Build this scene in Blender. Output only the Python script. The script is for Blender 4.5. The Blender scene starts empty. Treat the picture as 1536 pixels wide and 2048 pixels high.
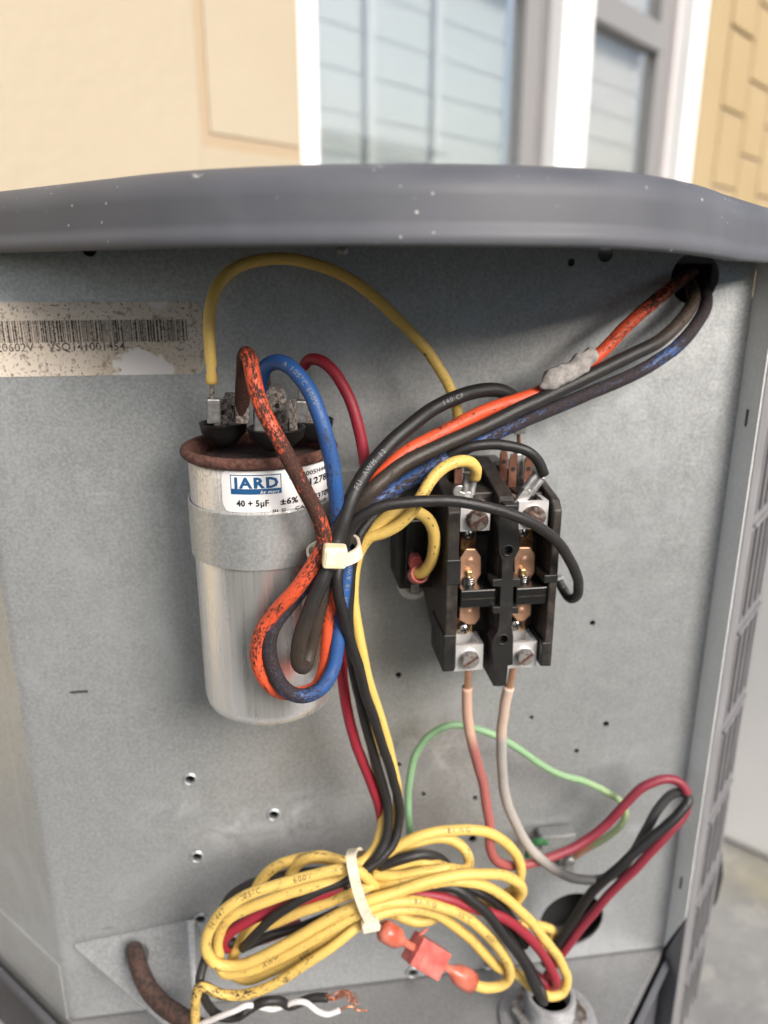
import bpy, bmesh, math, random
from mathutils import Vector, Matrix
from mathutils import noise as mnoise
random.seed(7)
sc = bpy.context.scene
col = sc.collection
R = math.radians
# ------------------------------------------------------------------ camera, sky, sun, exposure
YAW, PITCH, FPX = R(7.94), R(17.3), 1540.0
CAM = Vector((-0.0423, -0.3035, 0.62))
cam = bpy.data.cameras.new('camera')
cam.sensor_fit = 'VERTICAL'; cam.sensor_height = 36.0; cam.sensor_width = 27.0
cam.lens = FPX / 2048 * 36.0
cam.clip_start = 0.01; cam.clip_end = 400
cam.dof.use_dof = True; cam.dof.focus_distance = 0.250; cam.dof.aperture_fstop = 8.0
co = bpy.data.objects.new('camera', cam); col.objects.link(co)
co.location = CAM; co.rotation_euler = (R(90) - PITCH, 0, -YAW)
sc.camera = co

SUNV = Vector((0.46, -0.78, 0.52)).normalized()          # towards the light
w = bpy.data.worlds.new('World'); sc.world = w; w.use_nodes = True
nt = w.node_tree; bg = nt.nodes['Background']
sky = nt.nodes.new('ShaderNodeTexSky'); sky.sky_type = 'NISHITA'; sky.sun_disc = False
sky.sun_elevation = math.asin(SUNV.z); sky.sun_rotation = math.atan2(SUNV.x, SUNV.y)
sky.air_density = 1.0; sky.dust_density = 5.0; sky.ozone_density = 1.0
nt.links.new(sky.outputs[0], bg.inputs[0]); bg.inputs[1].default_value = 0.10
sl = bpy.data.lights.new('sun', 'SUN'); sl.energy = 2.2; sl.angle = R(28); sl.color = (1, 0.985, 0.965)
so = bpy.data.objects.new('sun', sl); col.objects.link(so)
so.rotation_euler = SUNV.to_track_quat('Z', 'Y').to_euler(); so.location = SUNV * 3
sc.view_settings.view_transform = 'Standard'; sc.view_settings.look = 'None'
sc.view_settings.gamma = 1.0; sc.view_settings.exposure = 0.92

# ------------------------------------------------------------------ geometry helpers
RV = Vector((math.cos(YAW), -math.sin(YAW), 0)); FV = Vector((math.sin(YAW), math.cos(YAW), 0)); UZ = Vector((0, 0, 1))
def ray(px, py):
    u, v = px - 768, 1024 - py
    return RV * u + FV * (FPX * math.cos(PITCH) + v * math.sin(PITCH)) + UZ * (v * math.cos(PITCH) - FPX * math.sin(PITCH))
def W(px, py, d):                       # photo direction met with the plane d metres in front of the back panel
    r = ray(px, py); return CAM + r * ((-d - CAM.y) / r.y)
def G(px, py, z):                       # photo direction met with a level plane
    r = ray(px, py); return CAM + r * ((z - CAM.z) / r.z)

LOC = {}
def empty(name, loc, label=None, cat=None, group=None, parent=None):
    o = bpy.data.objects.new(name, None); col.objects.link(o); o.empty_display_size = 0.02
    loc = Vector(loc)
    if parent is not None:
        o.parent = parent; o.location = loc - LOC[parent.name]
    else: o.location = loc
    LOC[o.name] = loc; tag(o, label, cat, group); return o
def tag(o, label=None, cat=None, group=None, kind=None):
    if label: o['label'] = label
    if cat: o['category'] = cat
    if group: o['group'] = group
    if kind: o['kind'] = kind
    return o

class MB:
    def __init__(s): s.v = []; s.f = []; s.cols = None; s.uv = None
    def add(s, vs, fs):
        n = len(s.v); s.v += [Vector(q) for q in vs]; s.f += [tuple(i + n for i in f) for f in fs]; return s
    def box(s, a, b):
        x0, x1 = sorted((a[0], b[0])); y0, y1 = sorted((a[1], b[1])); z0, z1 = sorted((a[2], b[2]))
        return s.add([(x0,y0,z0),(x1,y0,z0),(x1,y1,z0),(x0,y1,z0),(x0,y0,z1),(x1,y0,z1),(x1,y1,z1),(x0,y1,z1)],
                     [(0,3,2,1),(4,5,6,7),(0,1,5,4),(1,2,6,5),(2,3,7,6),(3,0,4,7)])
    def obox(s, c, ax, ay, az, hx, hy, hz):
        c = Vector(c); ax, ay, az = Vector(ax).normalized(), Vector(ay).normalized(), Vector(az).normalized()
        vs = [c + ax*hx*i + ay*hy*j + az*hz*k for k in (-1,1) for (i,j) in ((-1,-1),(1,-1),(1,1),(-1,1))]
        return s.add(vs, [(0,3,2,1),(4,5,6,7),(0,1,5,4),(1,2,6,5),(2,3,7,6),(3,0,4,7)])
    def prism(s, poly, axis, a, b):     # poly of 2-D points, extruded on axis 'y' (x,z), 'z' (x,y) or 'x' (y,z)
        def P(p, t): return {'y': (p[0], t, p[1]), 'z': (p[0], p[1], t), 'x': (t, p[0], p[1])}[axis]
        n = len(poly); vs = [P(p, a) for p in poly] + [P(p, b) for p in poly]
        fs = [tuple(range(n)), tuple(range(2*n-1, n-1, -1))] + [(i, i+n, (i+1)%n+n, (i+1)%n) for i in range(n)]
        return s.add(vs, fs)
    def lathe(s, prof, c, axis=(0,0,1), seg=32, ref=None, caps=True):   # prof list of (r,h)
        c = Vector(c); az = Vector(axis).normalized()
        ax = az.orthogonal().normalized() if ref is None else (Vector(ref) - az*az.dot(Vector(ref))).normalized(); ay = az.cross(ax)
        vs = []; fs = []
        for (r, h) in prof:
            for i in range(seg):
                t = 2*math.pi*i/seg; vs.append(c + az*h + (ax*math.cos(t) + ay*math.sin(t))*r)
        for j in range(len(prof)-1):
            for i in range(seg):
                k = (i+1) % seg; fs.append((j*seg+i, j*seg+k, (j+1)*seg+k, (j+1)*seg+i))
        if caps: fs.append(tuple(range(seg-1, -1, -1))); fs.append(tuple((len(prof)-1)*seg+i for i in range(seg)))
        return s.add(vs, fs)
    def cyl(s, a, b, r0, r1=None, seg=20):
        a, b = Vector(a), Vector(b); return s.lathe([(r0, 0), (r0 if r1 is None else r1, (b-a).length)], a, b-a, seg)
    def build(s, name, mat, parent=None, smooth=False, bevel=0, origin=None, seg=2, auto=None):
        if parent is not None: org = LOC[parent.name]
        elif origin is not None: org = Vector(origin)
        else:
            n = len(s.v); c = sum(s.v, Vector())/n; org = Vector((c.x, c.y, min(q.z for q in s.v)))
        m = bpy.data.meshes.new(name); m.from_pydata([q - org for q in s.v], [], s.f)
        bm = bmesh.new(); bm.from_mesh(m); bmesh.ops.recalc_face_normals(bm, faces=bm.faces); bm.to_mesh(m); bm.free()
        m.materials.append(MAT[mat])
        if smooth: m.polygons.foreach_set('use_smooth', [True]*len(m.polygons))
        if auto:
            m.polygons.foreach_set('use_smooth', [True]*len(m.polygons)); m.set_sharp_from_angle(angle=R(auto))
        o = bpy.data.objects.new(name, m); col.objects.link(o)
        if parent is not None: o.parent = parent
        else: o.location = org
        LOC[o.name] = org
        if bevel:
            md = o.modifiers.new('bevel', 'BEVEL'); md.width = bevel; md.segments = seg; md.limit_method = 'ANGLE'; md.angle_limit = R(40)
        if s.cols is not None:
            ca = m.color_attributes.new('wcol', 'FLOAT_COLOR', 'POINT')
            flat = [c for q in s.cols for c in q]; ca.data.foreach_set('color', flat)
        if s.uv:
            ua = m.attributes.new('wuv', 'FLOAT_VECTOR', 'POINT'); ua.data.foreach_set('vector', [c for q in s.uv for c in q])
        return o
def rrect(x0, x1, z0, z1, r, n=5):
    pts = []
    for (cx, cz, a0) in ((x1-r, z0+r, -90), (x1-r, z1-r, 0), (x0+r, z1-r, 90), (x0+r, z0+r, 180)):
        for i in range(n+1):
            t = R(a0 + 90*i/n); pts.append((cx + r*math.cos(t), cz + r*math.sin(t)))
    return pts

# ------------------------------------------------------------------ materials
MAT = {}
class NT:
    def __init__(s, name):
        m = bpy.data.materials.new(name); m.use_nodes = True; s.m = m; s.t = m.node_tree; s.b = s.t.nodes['Principled BSDF']; MAT[name] = m
        s.tc = s.t.nodes.new('ShaderNodeTexCoord')
    def n(s, typ, **k):
        q = s.t.nodes.new(typ)
        for a, v in k.items():
            if a.startswith('i_'): q.inputs[a[2:].replace('_', ' ')].default_value = v
            else: setattr(q, a, v)
        return q
    def l(s, a, b): s.t.links.new(a, b)
    def co(s, scale=(1,1,1), rot=(0,0,0)):
        mp = s.n('ShaderNodeMapping'); mp.inputs['Scale'].default_value = scale; mp.inputs['Rotation'].default_value = rot
        s.l(s.tc.outputs['Object'], mp.inputs['Vector']); return mp.outputs[0]
    def noise(s, scale, detail=4, rough=0.55, vec=None, out='Fac', dist=0.0):
        q = s.n('ShaderNodeTexNoise'); q.inputs['Scale'].default_value = scale; q.inputs['Detail'].default_value = detail
        q.inputs['Roughness'].default_value = rough; q.inputs['Distortion'].default_value = dist
        s.l(vec if vec is not None else s.tc.outputs['Object'], q.inputs['Vector']); return q.outputs[out]
    def ramp(s, fac, stops):
        q = s.n('ShaderNodeValToRGB'); e = q.color_ramp.elements
        while len(e) < len(stops): e.new(0.5)
        for x, (p, c) in zip(e, stops):
            x.position = p; x.color = (c, c, c, 1) if isinstance(c, (int, float)) else tuple(c) + (1,)
        s.l(fac, q.inputs[0]); return q.outputs[0]
    def mix(s, fac, a, b, typ='MIX'):
        q = s.n('ShaderNodeMix', data_type='RGBA', blend_type=typ)
        for i, x in ((0, fac), (6, a), (7, b)):
            if isinstance(x, (int, float)): q.inputs[i].default_value = x
            elif isinstance(x, tuple): q.inputs[i].default_value = tuple(x) + (1,)
            else: s.l(x, q.inputs[i])
        return q.outputs[2]
    def math(s, op, a, b=None, c=None, clamp=False):
        q = s.n('ShaderNodeMath', operation=op); q.use_clamp = clamp
        for i, x in enumerate((a, b, c)):
            if x is None: continue
            if isinstance(x, (int, float)): q.inputs[i].default_value = x
            else: s.l(x, q.inputs[i])
        return q.outputs[0]
    def bump(s, h, strength=0.3, dist=0.001):
        q = s.n('ShaderNodeBump'); q.inputs['Strength'].default_value = strength; q.inputs['Distance'].default_value = dist
        s.l(h, q.inputs['Height']); s.l(q.outputs[0], s.b.inputs['Normal'])
    def set(s, col=None, rough=None, metal=None, spec=None, **k):
        for nm, x in (('Base Color', col), ('Roughness', rough), ('Metallic', metal), ('Specular IOR Level', spec)):
            if x is None: continue
            if isinstance(x, tuple): s.b.inputs[nm].default_value = x + (1,)
            elif isinstance(x, (int, float)): s.b.inputs[nm].default_value = x
            else: s.l(x, s.b.inputs[nm])
        return s
def lin(r, g, b):
    f = lambda c: (c/255/12.92) if c/255 <= 0.04045 else ((c/255+0.055)/1.055)**2.4
    return (f(r), f(g), f(b))

# galvanised sheet
_o = Vector((0.008, 0.329, 0.18))
STAINS = [((W(a, b, 0) - _o).x, (W(a, b, 0) - _o).z, r1, r2) for (a, b, r1, r2) in ((345, 1620, 0.020, 0.014), (455, 1665, 0.022, 0.016), (1055, 1646, 0.012, 0.0035), (600, 1640, 0.03, 0.02), (1270, 1655, 0.006, 0.006), (900, 1500, 0.03, 0.03))]
def galv(name, base, var=0.16, rough=0.5, metal=0.55, stain=0.5):
    q = NT(name)
    fine = q.noise(800, 3, 0.65); mid = q.noise(160, 4, 0.6); big = q.noise(17, 5, 0.65, dist=1.2); cloud = q.noise(5, 2, 0.5)
    c = q.mix(q.ramp(fine, [(0.36, 0.0), (0.64, 1.0)]), tuple(x*(1-var) for x in base), tuple(min(1, x*(1+var)) for x in base))
    c = q.mix(q.ramp(mid, [(0.35, 0), (0.7, 0.16)]), c, tuple(x*0.88 for x in base))
    c = q.mix(q.ramp(cloud, [(0.35, 0), (0.65, 0.35)]), c, (base[0]*0.90, base[1]*0.93, base[2]*0.94))
    c = q.mix(q.ramp(big, [(0.53, 0), (0.68, stain)]), c, (base[0]*1.20, base[1]*1.22, base[2]*1.25))
    dusty = q.noise(34, 5, 0.7, dist=0.6)
    c = q.mix(q.ramp(dusty, [(0.62, 0), (0.74, 0.14)]), c, (base[0]*0.62, base[1]*0.60, base[2]*0.54))
    strk = q.noise(1, 4, 0.65, vec=q.co((260, 260, 8)))
    c = q.mix(q.ramp(strk, [(0.58, 0), (0.72, 0.22)]), c, tuple(min(1, x*1.3) for x in base))
    scr = q.noise(1, 2, 0.5, vec=q.co((30, 30, 900), (0, 0.9, 0)))
    c = q.mix(q.ramp(scr, [(0.70, 0), (0.74, 0.3)]), c, tuple(min(1, x*1.5) for x in base))
    if name == 'galvanised':
        for (sx_, sz_, rx_, rz_) in STAINS:
            mp = q.n('ShaderNodeMapping'); mp.inputs['Location'].default_value = (-sx_/rx_, 0, -sz_/rz_); mp.inputs['Scale'].default_value = (1/rx_, 0, 1/rz_)
            q.l(q.tc.outputs['Object'], mp.inputs['Vector']); ln = q.n('ShaderNodeVectorMath', operation='LENGTH'); q.l(mp.outputs[0], ln.inputs[0])
            ms = q.math('SUBTRACT', 1.0, ln.outputs['Value'], clamp=True)
            ms = q.math('MULTIPLY', ms, q.ramp(q.noise(60, 5, 0.7, dist=1.0), [(0.42, 0), (0.62, 1.0)]))
            c = q.mix(q.math('MULTIPLY', ms, 0.9), c, (0.74, 0.77, 0.79))
    rr = q.ramp(mid, [(0.3, rough-0.04), (0.7, rough+0.05)])
    q.set(c, rr, metal); q.bump(fine, 0.12, 0.0006)
galv('galvanised', (0.452, 0.466, 0.472), 0.19, 0.42, 0.66, stain=0.5)
galv('galvanised_bright', (0.76, 0.77, 0.765), 0.06, 0.45, 0.1)  # the flange's specular brightness is put into this paler base colour
galv('galvanised_floor', (0.24, 0.24, 0.24), 0.2, 0.55, 0.45)
galv('galvanised_strap', (0.52, 0.53, 0.53), 0.2, 0.42, 0.7, 0.2)
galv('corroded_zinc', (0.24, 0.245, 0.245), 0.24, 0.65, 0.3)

q = NT('grey_paint')
fl = q.n('ShaderNodeTexVoronoi', feature='F1'); fl.inputs['Scale'].default_value = 520
q.l(q.co((1, 1, 1.0)), fl.inputs['Vector'])
spk = q.math('LESS_THAN', fl.outputs['Distance'], 0.21)
sep = q.n('ShaderNodeSeparateColor'); q.l(fl.outputs['Color'], sep.inputs[0])
spk = q.math('MULTIPLY', spk, q.math('GREATER_THAN', sep.outputs[0], 0.93))
clus = q.ramp(q.noise(22, 3), [(0.45, 0), (0.58, 1)]); spk = q.math('MULTIPLY', spk, clus)
c = q.mix(q.ramp(q.noise(30, 4), [(0.35, 0), (0.7, 1)]), (0.080, 0.083, 0.096), (0.104, 0.108, 0.122))
c = q.mix(q.ramp(q.noise(9, 3, dist=0.5), [(0.55, 0), (0.75, 0.35)]), c, (0.22, 0.22, 0.225))
scr = q.ramp(q.noise(40, 5, 0.7, vec=q.co((1, 1, 12))), [(0.70, 0), (0.73, 0.7)])
sz_ = q.n('ShaderNodeSeparateXYZ'); q.l(q.tc.outputs['Object'], sz_.inputs[0])
edge = q.math('SUBTRACT', 1.0, q.math('MULTIPLY', q.math('ABSOLUTE', q.math('SUBTRACT', sz_.outputs[2], 0.4632)), 520), clamp=True)
wear = q.math('MULTIPLY', edge, q.ramp(q.noise(70, 5, 0.75, vec=q.co((1, 1, 3))), [(0.63, 0), (0.68, 0.8)]))
c = q.mix(scr, c, (0.42, 0.41, 0.41)); c = q.mix(wear, c, (0.62, 0.60, 0.58)); c = q.mix(spk, c, (0.48, 0.47, 0.46))
q.set(c, q.ramp(q.noise(60, 3), [(0.3, 0.50), (0.7, 0.62)]), 0.0, 0.35); q.bump(q.noise(1500, 2), 0.06, 0.0005)
q = NT('light_grey_paint')
c = q.mix(q.ramp(q.noise(40, 4), [(0.35, 0), (0.7, 1)]), (0.17, 0.168, 0.174), (0.22, 0.215, 0.222))
q.set(c, 0.45)
q = NT('dark_core'); q.set((0.012, 0.012, 0.012), 0.9)
q = NT('coil_fins'); q.set((0.03, 0.03, 0.032), 0.7)

# wires: colour and dirt carried per point along the wire
q = NT('wire_jacket')
at = q.n('ShaderNodeAttribute', attribute_name='wcol')
au = q.n('ShaderNodeAttribute', attribute_name='wuv')
def wv(sx, sr):
    mp = q.n('ShaderNodeMapping'); mp.inputs['Scale'].default_value = (sx, sr, sr); q.l(au.outputs['Vector'], mp.inputs['Vector']); return mp.outputs[0]
f1 = q.noise(1, 4, 0.7, vec=wv(700, 1300)); f2 = q.noise(1, 5, 0.7, vec=wv(75, 230), dist=0.5); f3 = q.noise(1, 3, 0.6, vec=wv(260, 500))
s_ = q.math('ADD', q.math('MULTIPLY', f1, 0.42), q.math('ADD', q.math('MULTIPLY', f2, 0.38), q.math('MULTIPLY', f3, 0.20)))
th = q.math('SUBTRACT', 0.680, q.math('MULTIPLY', at.outputs['Alpha'], 0.30))
mk = q.math('MULTIPLY', q.math('SUBTRACT', s_, th), 16, clamp=True)
film = q.math('MULTIPLY', q.math('SUBTRACT', s_, q.math('SUBTRACT', th, 0.11)), 2.6, clamp=True)
c = q.mix(q.math('MULTIPLY', film, 0.45), at.outputs['Color'], (0.10, 0.07, 0.045))
soot = q.mix(q.ramp(q.noise(1900, 3, 0.7), [(0.45, 0), (0.65, 1)]), (0.010, 0.008, 0.007), (0.060, 0.034, 0.024))
c = q.mix(q.math('MULTIPLY', mk, 0.95), c, soot)
q.set(c, q.math('ADD', 0.44, q.math('MULTIPLY', mk, 0.40)), 0.0, 0.38); q.bump(f1, 0.3, 0.0006)
q = NT('wire_print'); q.set((0.05, 0.035, 0.025), 0.6)
q = NT('wire_print_white'); q.set((0.20, 0.21, 0.22), 0.6)

q = NT('aluminium_can')
st = q.noise(60, 5, 0.65, vec=q.co((14, 14, 0.35))); st2 = q.noise(14, 3, 0.5, vec=q.co((6, 6, 0.3)))
c = q.mix(q.ramp(st, [(0.3, 0), (0.7, 1)]), (0.78, 0.78, 0.78), (0.95, 0.95, 0.95))
c = q.mix(q.ramp(st2, [(0.4, 0), (0.65, 0.4)]), c, (0.93, 0.89, 0.84)); c = q.mix(q.ramp(q.noise(9, 3, 0.5, vec=q.co((9, 9, 0.25))), [(0.52, 0), (0.68, 0.45)]), c, (0.64, 0.64, 0.65))
sp = q.ramp(q.noise(170, 4, 0.7), [(0.70, 0), (0.76, 0.55)]); c = q.mix(sp, c, (0.25, 0.24, 0.23))
sx = q.n('ShaderNodeSeparateXYZ'); q.l(q.tc.outputs['Object'], sx.inputs[0])
up = q.math('MULTIPLY', q.math('SUBTRACT', sx.outputs[2], 0.0765), 60, clamp=True)
grime = q.math('MULTIPLY', up, q.ramp(q.noise(700, 3, 0.7), [(0.50, 0.1), (0.64, 1.0)]))
c = q.mix(q.math('MULTIPLY', up, 0.8), c, (0.80, 0.75, 0.67)); c = q.mix(q.math('MULTIPLY', grime, 0.55), c, (0.30, 0.22, 0.17))
q.set(c, q.ramp(st, [(0.3, 0.24), (0.7, 0.36)]), q.math('SUBTRACT', 0.84, q.math('MULTIPLY', up, 0.6))); q.bump(st, 0.08, 0.0004)
q = NT('rust')
c = q.mix(q.ramp(q.noise(500, 5, 0.7), [(0.3, 0), (0.7, 1)]), (0.045, 0.018, 0.014), (0.20, 0.085, 0.062))
c = q.mix(q.ramp(q.noise(140, 4, 0.7), [(0.6, 0), (0.72, 0.5)]), c, (0.26, 0.17, 0.14)); q.set(c, 0.85, 0.1); q.bump(q.noise(650, 5, 0.7), 0.9, 0.0012)
q = NT('rust_shaded'); c = q.mix(q.ramp(q.noise(300, 5, 0.7), [(0.4, 0), (0.7, 1)]), (0.022, 0.011, 0.009), (0.085, 0.045, 0.036)); q.set(c, 0.9); q.bump(q.noise(650, 5), 0.6, 0.001)  # dusty rust, deepened so the top plate reads as a shaded recess
q = NT('rusty_metal')
c = q.mix(q.ramp(q.noise(700, 5, 0.75), [(0.42, 0), (0.6, 1)]), (0.10, 0.065, 0.05), (0.42, 0.39, 0.36)); q.set(c, 0.7, 0.35); q.bump(q.noise(900, 4), 0.4, 0.0006)
q = NT('brown_spade'); c = q.mix(q.ramp(q.noise(300, 4), [(0.4, 0), (0.7, 1)]), (0.14, 0.055, 0.035), (0.26, 0.12, 0.08)); q.set(c, 0.45, 0.6)
q = NT('dull_tin'); c = q.mix(q.ramp(q.noise(500, 4), [(0.35, 0), (0.7, 1)]), (0.26, 0.255, 0.25), (0.50, 0.49, 0.48)); q.set(c, 0.45, 0.75)
q = NT('black_plastic'); c = q.mix(q.ramp(q.noise(180, 5, 0.7), [(0.55, 0), (0.8, 0.7)]), (0.014, 0.0135, 0.013), (0.05, 0.042, 0.036)); q.set(c, q.ramp(q.noise(90, 3), [(0.3, 0.38), (0.7, 0.55)]), 0, 0.4); q.bump(q.noise(2500, 2), 0.08, 0.0003)
q = NT('brown_black_plastic'); c = q.mix(q.ramp(q.noise(220, 5, 0.7), [(0.45, 0), (0.75, 1.0)]), (0.017, 0.014, 0.012), (0.062, 0.05, 0.042)); q.set(c, 0.5, 0, 0.4); q.bump(q.noise(2500, 2), 0.1, 0.0003)
q = NT('gloss_black'); q.set((0.012, 0.012, 0.012), 0.25, 0, 0.5)
q = NT('lug_aluminium'); c = q.mix(q.ramp(q.noise(1500, 3, 0.6), [(0.62, 0), (0.70, 0.7)]), (0.82, 0.81, 0.80), (0.35, 0.33, 0.31)); q.set(c, 0.42, 0.7); q.bump(q.noise(2000, 2), 0.2, 0.0003)
q = NT('screw_brown'); c = q.mix(q.ramp(q.noise(350, 4, 0.7), [(0.42, 0), (0.60, 1)]), (0.20, 0.115, 0.09), (0.70, 0.62, 0.57)); q.set(c, 0.3, 0.9)
q = NT('screw_bright'); c = q.mix(q.ramp(q.noise(350, 4, 0.7), [(0.34, 0), (0.46, 1)]), (0.26, 0.15, 0.12), (0.86, 0.82, 0.79)); q.set(c, 0.28, 0.9)
q = NT('screw_steel'); q.set((0.62, 0.60, 0.58), 0.28, 1.0)
q = NT('copper'); c = q.mix(q.ramp(q.noise(160, 4), [(0.3, 0), (0.75, 1)]), (0.55, 0.30, 0.19), (0.72, 0.43, 0.29)); q.set(c, 0.42, 0.75)
q = NT('copper_strand'); q.set((0.62, 0.27, 0.16), 0.35, 0.9)
q = NT('brass'); q.set((0.68, 0.50, 0.22), 0.35, 0.9)
q = NT('old_brass'); c = q.mix(q.ramp(q.noise(300, 4), [(0.4, 0), (0.65, 1)]), (0.12, 0.06, 0.03), (0.45, 0.28, 0.09)); q.set(c, 0.4, 0.7)
q = NT('tie_nylon'); c = q.mix(q.ramp(q.noise(350, 4, 0.7), [(0.5, 0), (0.75, 0.8)]), (0.72, 0.66, 0.52), (0.45, 0.38, 0.28)); q.set(c, 0.4, 0, 0.4); q.b.inputs['Subsurface Weight'].default_value = 0.25; q.b.inputs['Subsurface Radius'].default_value = (0.002, 0.0015, 0.001); q.b.inputs['Subsurface Scale'].default_value = 1.0
q = NT('tie_cream'); c = q.mix(q.ramp(q.noise(350, 4, 0.7), [(0.55, 0), (0.8, 0.8)]), (0.80, 0.72, 0.47), (0.5, 0.42, 0.26)); q.set(c, 0.38, 0, 0.4); q.b.inputs['Subsurface Weight'].default_value = 0.25; q.b.inputs['Subsurface Radius'].default_value = (0.002, 0.0015, 0.001); q.b.inputs['Subsurface Scale'].default_value = 1.0
q = NT('pink_vinyl'); c = q.mix(q.ramp(q.noise(150, 4), [(0.35, 0), (0.7, 1)]), (0.42, 0.085, 0.075), (0.60, 0.20, 0.17)); q.set(c, 0.32, 0, 0.45); q.b.inputs['Subsurface Weight'].default_value = 0.2; q.b.inputs['Subsurface Radius'].default_value = (0.002, 0.0008, 0.0006); q.b.inputs['Subsurface Scale'].default_value = 1.0
q = NT('orange_vinyl'); c = q.mix(q.ramp(q.noise(150, 4), [(0.35, 0), (0.7, 1)]), (0.42, 0.085, 0.05), (0.58, 0.19, 0.13)); q.set(c, 0.3, 0, 0.45); q.b.inputs['Subsurface Weight'].default_value = 0.2; q.b.inputs['Subsurface Radius'].default_value = (0.002, 0.0008, 0.0006); q.b.inputs['Subsurface Scale'].default_value = 1.0
q = NT('putty'); c = q.mix(q.ramp(q.noise(400, 5, 0.7), [(0.3, 0), (0.7, 1)]), (0.20, 0.185, 0.18), (0.45, 0.42, 0.40)); q.set(c, 0.9); q.bump(q.noise(600, 5), 0.5, 0.001)
q = NT('label_white'); c = q.mix(q.ramp(q.noise(900, 3, 0.7), [(0.68, 0), (0.72, 0.6)]), (0.76, 0.75, 0.75), (0.3, 0.26, 0.22)); q.set(c, 0.45)
q = NT('print_blue'); q.set((0.012, 0.085, 0.22), 0.45)
q = NT('print_black'); q.set((0.012, 0.012, 0.014), 0.5)
q = NT('print_white'); q.set((0.76, 0.76, 0.76), 0.45)
q = NT('print_faded'); c = q.mix(q.ramp(q.noise(1300, 3, 0.6), [(0.52, 0), (0.63, 1)]), (0.04, 0.036, 0.036), (0.45, 0.38, 0.31)); q.set(c, 0.6)
# aged label on the panel: brown film, specks and two spots rubbed clean
q = NT('label_aged')
c = q.mix(q.ramp(q.noise(25, 4), [(0.3, 0), (0.7, 1)]), (0.64, 0.55, 0.45), (0.74, 0.66, 0.57))
c = q.mix(q.ramp(q.noise(260, 4, 0.65, vec=q.co((1, 1, 1), (0, 0.5, 0))), [(0.56, 0), (0.66, 0.8)]), c, (0.22, 0.17, 0.13))
c = q.mix(q.ramp(q.noise(800, 3, 0.7), [(0.565, 0), (0.63, 0.9)]), c, (0.08, 0.06, 0.05))
def spot(cx, cz, rx, rz):
    mp = q.n('ShaderNodeMapping', vector_type='POINT'); mp.inputs['Location'].default_value = (-cx/rx, 0, -cz/rz); mp.inputs['Scale'].default_value = (1/rx, 0, 1/rz)
    q.l(q.tc.outputs['Object'], mp.inputs['Vector']); ln = q.n('ShaderNodeVectorMath', operation='LENGTH'); q.l(mp.outputs[0], ln.inputs[0])
    return q.math('ADD', ln.outputs['Value'], q.math('MULTIPLY', q.math('SUBTRACT', q.noise(150, 4), 0.5), 1.2))
LABEL_SPOTS = (spot, q, c)

q = NT('yellow_block_paint')
c = q.mix(q.ramp(q.noise(3, 4), [(0.3, 0), (0.7, 1)]), (0.36, 0.305, 0.218), (0.38, 0.325, 0.24)); q.set(c, 0.6); q.bump(q.noise(60, 5, 0.6), 0.35, 0.004)
q = NT('yellow_dim_paint'); c = q.mix(q.ramp(q.noise(3, 4), [(0.3, 0), (0.7, 1)]), (0.34, 0.255, 0.135), (0.37, 0.285, 0.16)); q.set(c, 0.6); q.bump(q.noise(60, 5, 0.6), 0.35, 0.004)  # block paint again, its weaker light put into a darker yellow
q = NT('yellow_joint_paint'); q.set((0.35, 0.27, 0.18), 0.75)
q = NT('white_trim'); q.set((0.82, 0.82, 0.82), 0.4)
q = NT('sash_grey'); q.set((0.58, 0.55, 0.55), 0.5)
q = NT('sash_dark'); q.set((0.20, 0.20, 0.205), 0.5)
q = NT('pale_reflection'); q.set((0.70, 0.72, 0.72), 0.7)
q = NT('blue_siding'); q.set((0.60, 0.66, 0.66), 0.6)
q = NT('pink_reflection'); q.set((0.80, 0.75, 0.73), 0.6)
q = NT('white_wall_paint'); q.set(q.mix(q.ramp(q.noise(6, 4), [(0.4, 0), (0.7, 1)]), (0.80, 0.80, 0.80), (0.86, 0.86, 0.86)), 0.6)
q = NT('window_glass')
tr = q.n('ShaderNodeBsdfTransparent'); tr.inputs[0].default_value = (0.95, 0.97, 0.97, 1); gl = q.n('ShaderNodeBsdfGlossy'); gl.inputs['Roughness'].default_value = 0.01
mx = q.n('ShaderNodeMixShader'); mx.inputs[0].default_value = 0.28
q.l(tr.outputs[0], mx.inputs[1]); q.l(gl.outputs[0], mx.inputs[2]); q.l(mx.outputs[0], q.t.nodes['Material Output'].inputs['Surface'])
q = NT('concrete')
c = q.mix(q.ramp(q.noise(9, 5, 0.65), [(0.32, 0), (0.7, 1)]), (0.20, 0.203, 0.212), (0.31, 0.31, 0.305))
c = q.mix(q.ramp(q.noise(22, 5, 0.7), [(0.50, 0), (0.66, 0.8)]), c, (0.40, 0.39, 0.36))
c = q.mix(q.ramp(q.noise(5, 4), [(0.54, 0), (0.68, 0.6)]), c, (0.36, 0.33, 0.22)); q.set(c, 0.85); q.bump(q.noise(120, 5), 0.4, 0.003)
q = NT('dark_ground'); c = q.mix(q.ramp(q.noise(30, 5, 0.7), [(0.35, 0), (0.7, 1)]), (0.035, 0.035, 0.024), (0.08, 0.085, 0.055)); q.set(c, 0.95); q.bump(q.noise(150, 4), 0.8, 0.02)  # unseen dark ground, added to cut bounce light on the lower panel
q = NT('black_rubber'); q.set((0.012, 0.012, 0.012), 0.6)
q = NT('brown_jacket'); c = q.mix(q.ramp(q.noise(450, 5, 0.75), [(0.42, 0), (0.60, 1)]), (0.022, 0.015, 0.011), (0.085, 0.042, 0.032)); q.set(c, 0.7); q.bump(q.noise(800, 4), 0.3, 0.0006)
q = NT('fitting_plastic'); q.set(q.mix(q.ramp(q.noise(200, 4), [(0.4, 0), (0.7, 1)]), (0.22, 0.22, 0.23), (0.33, 0.33, 0.33)), 0.5)
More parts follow.
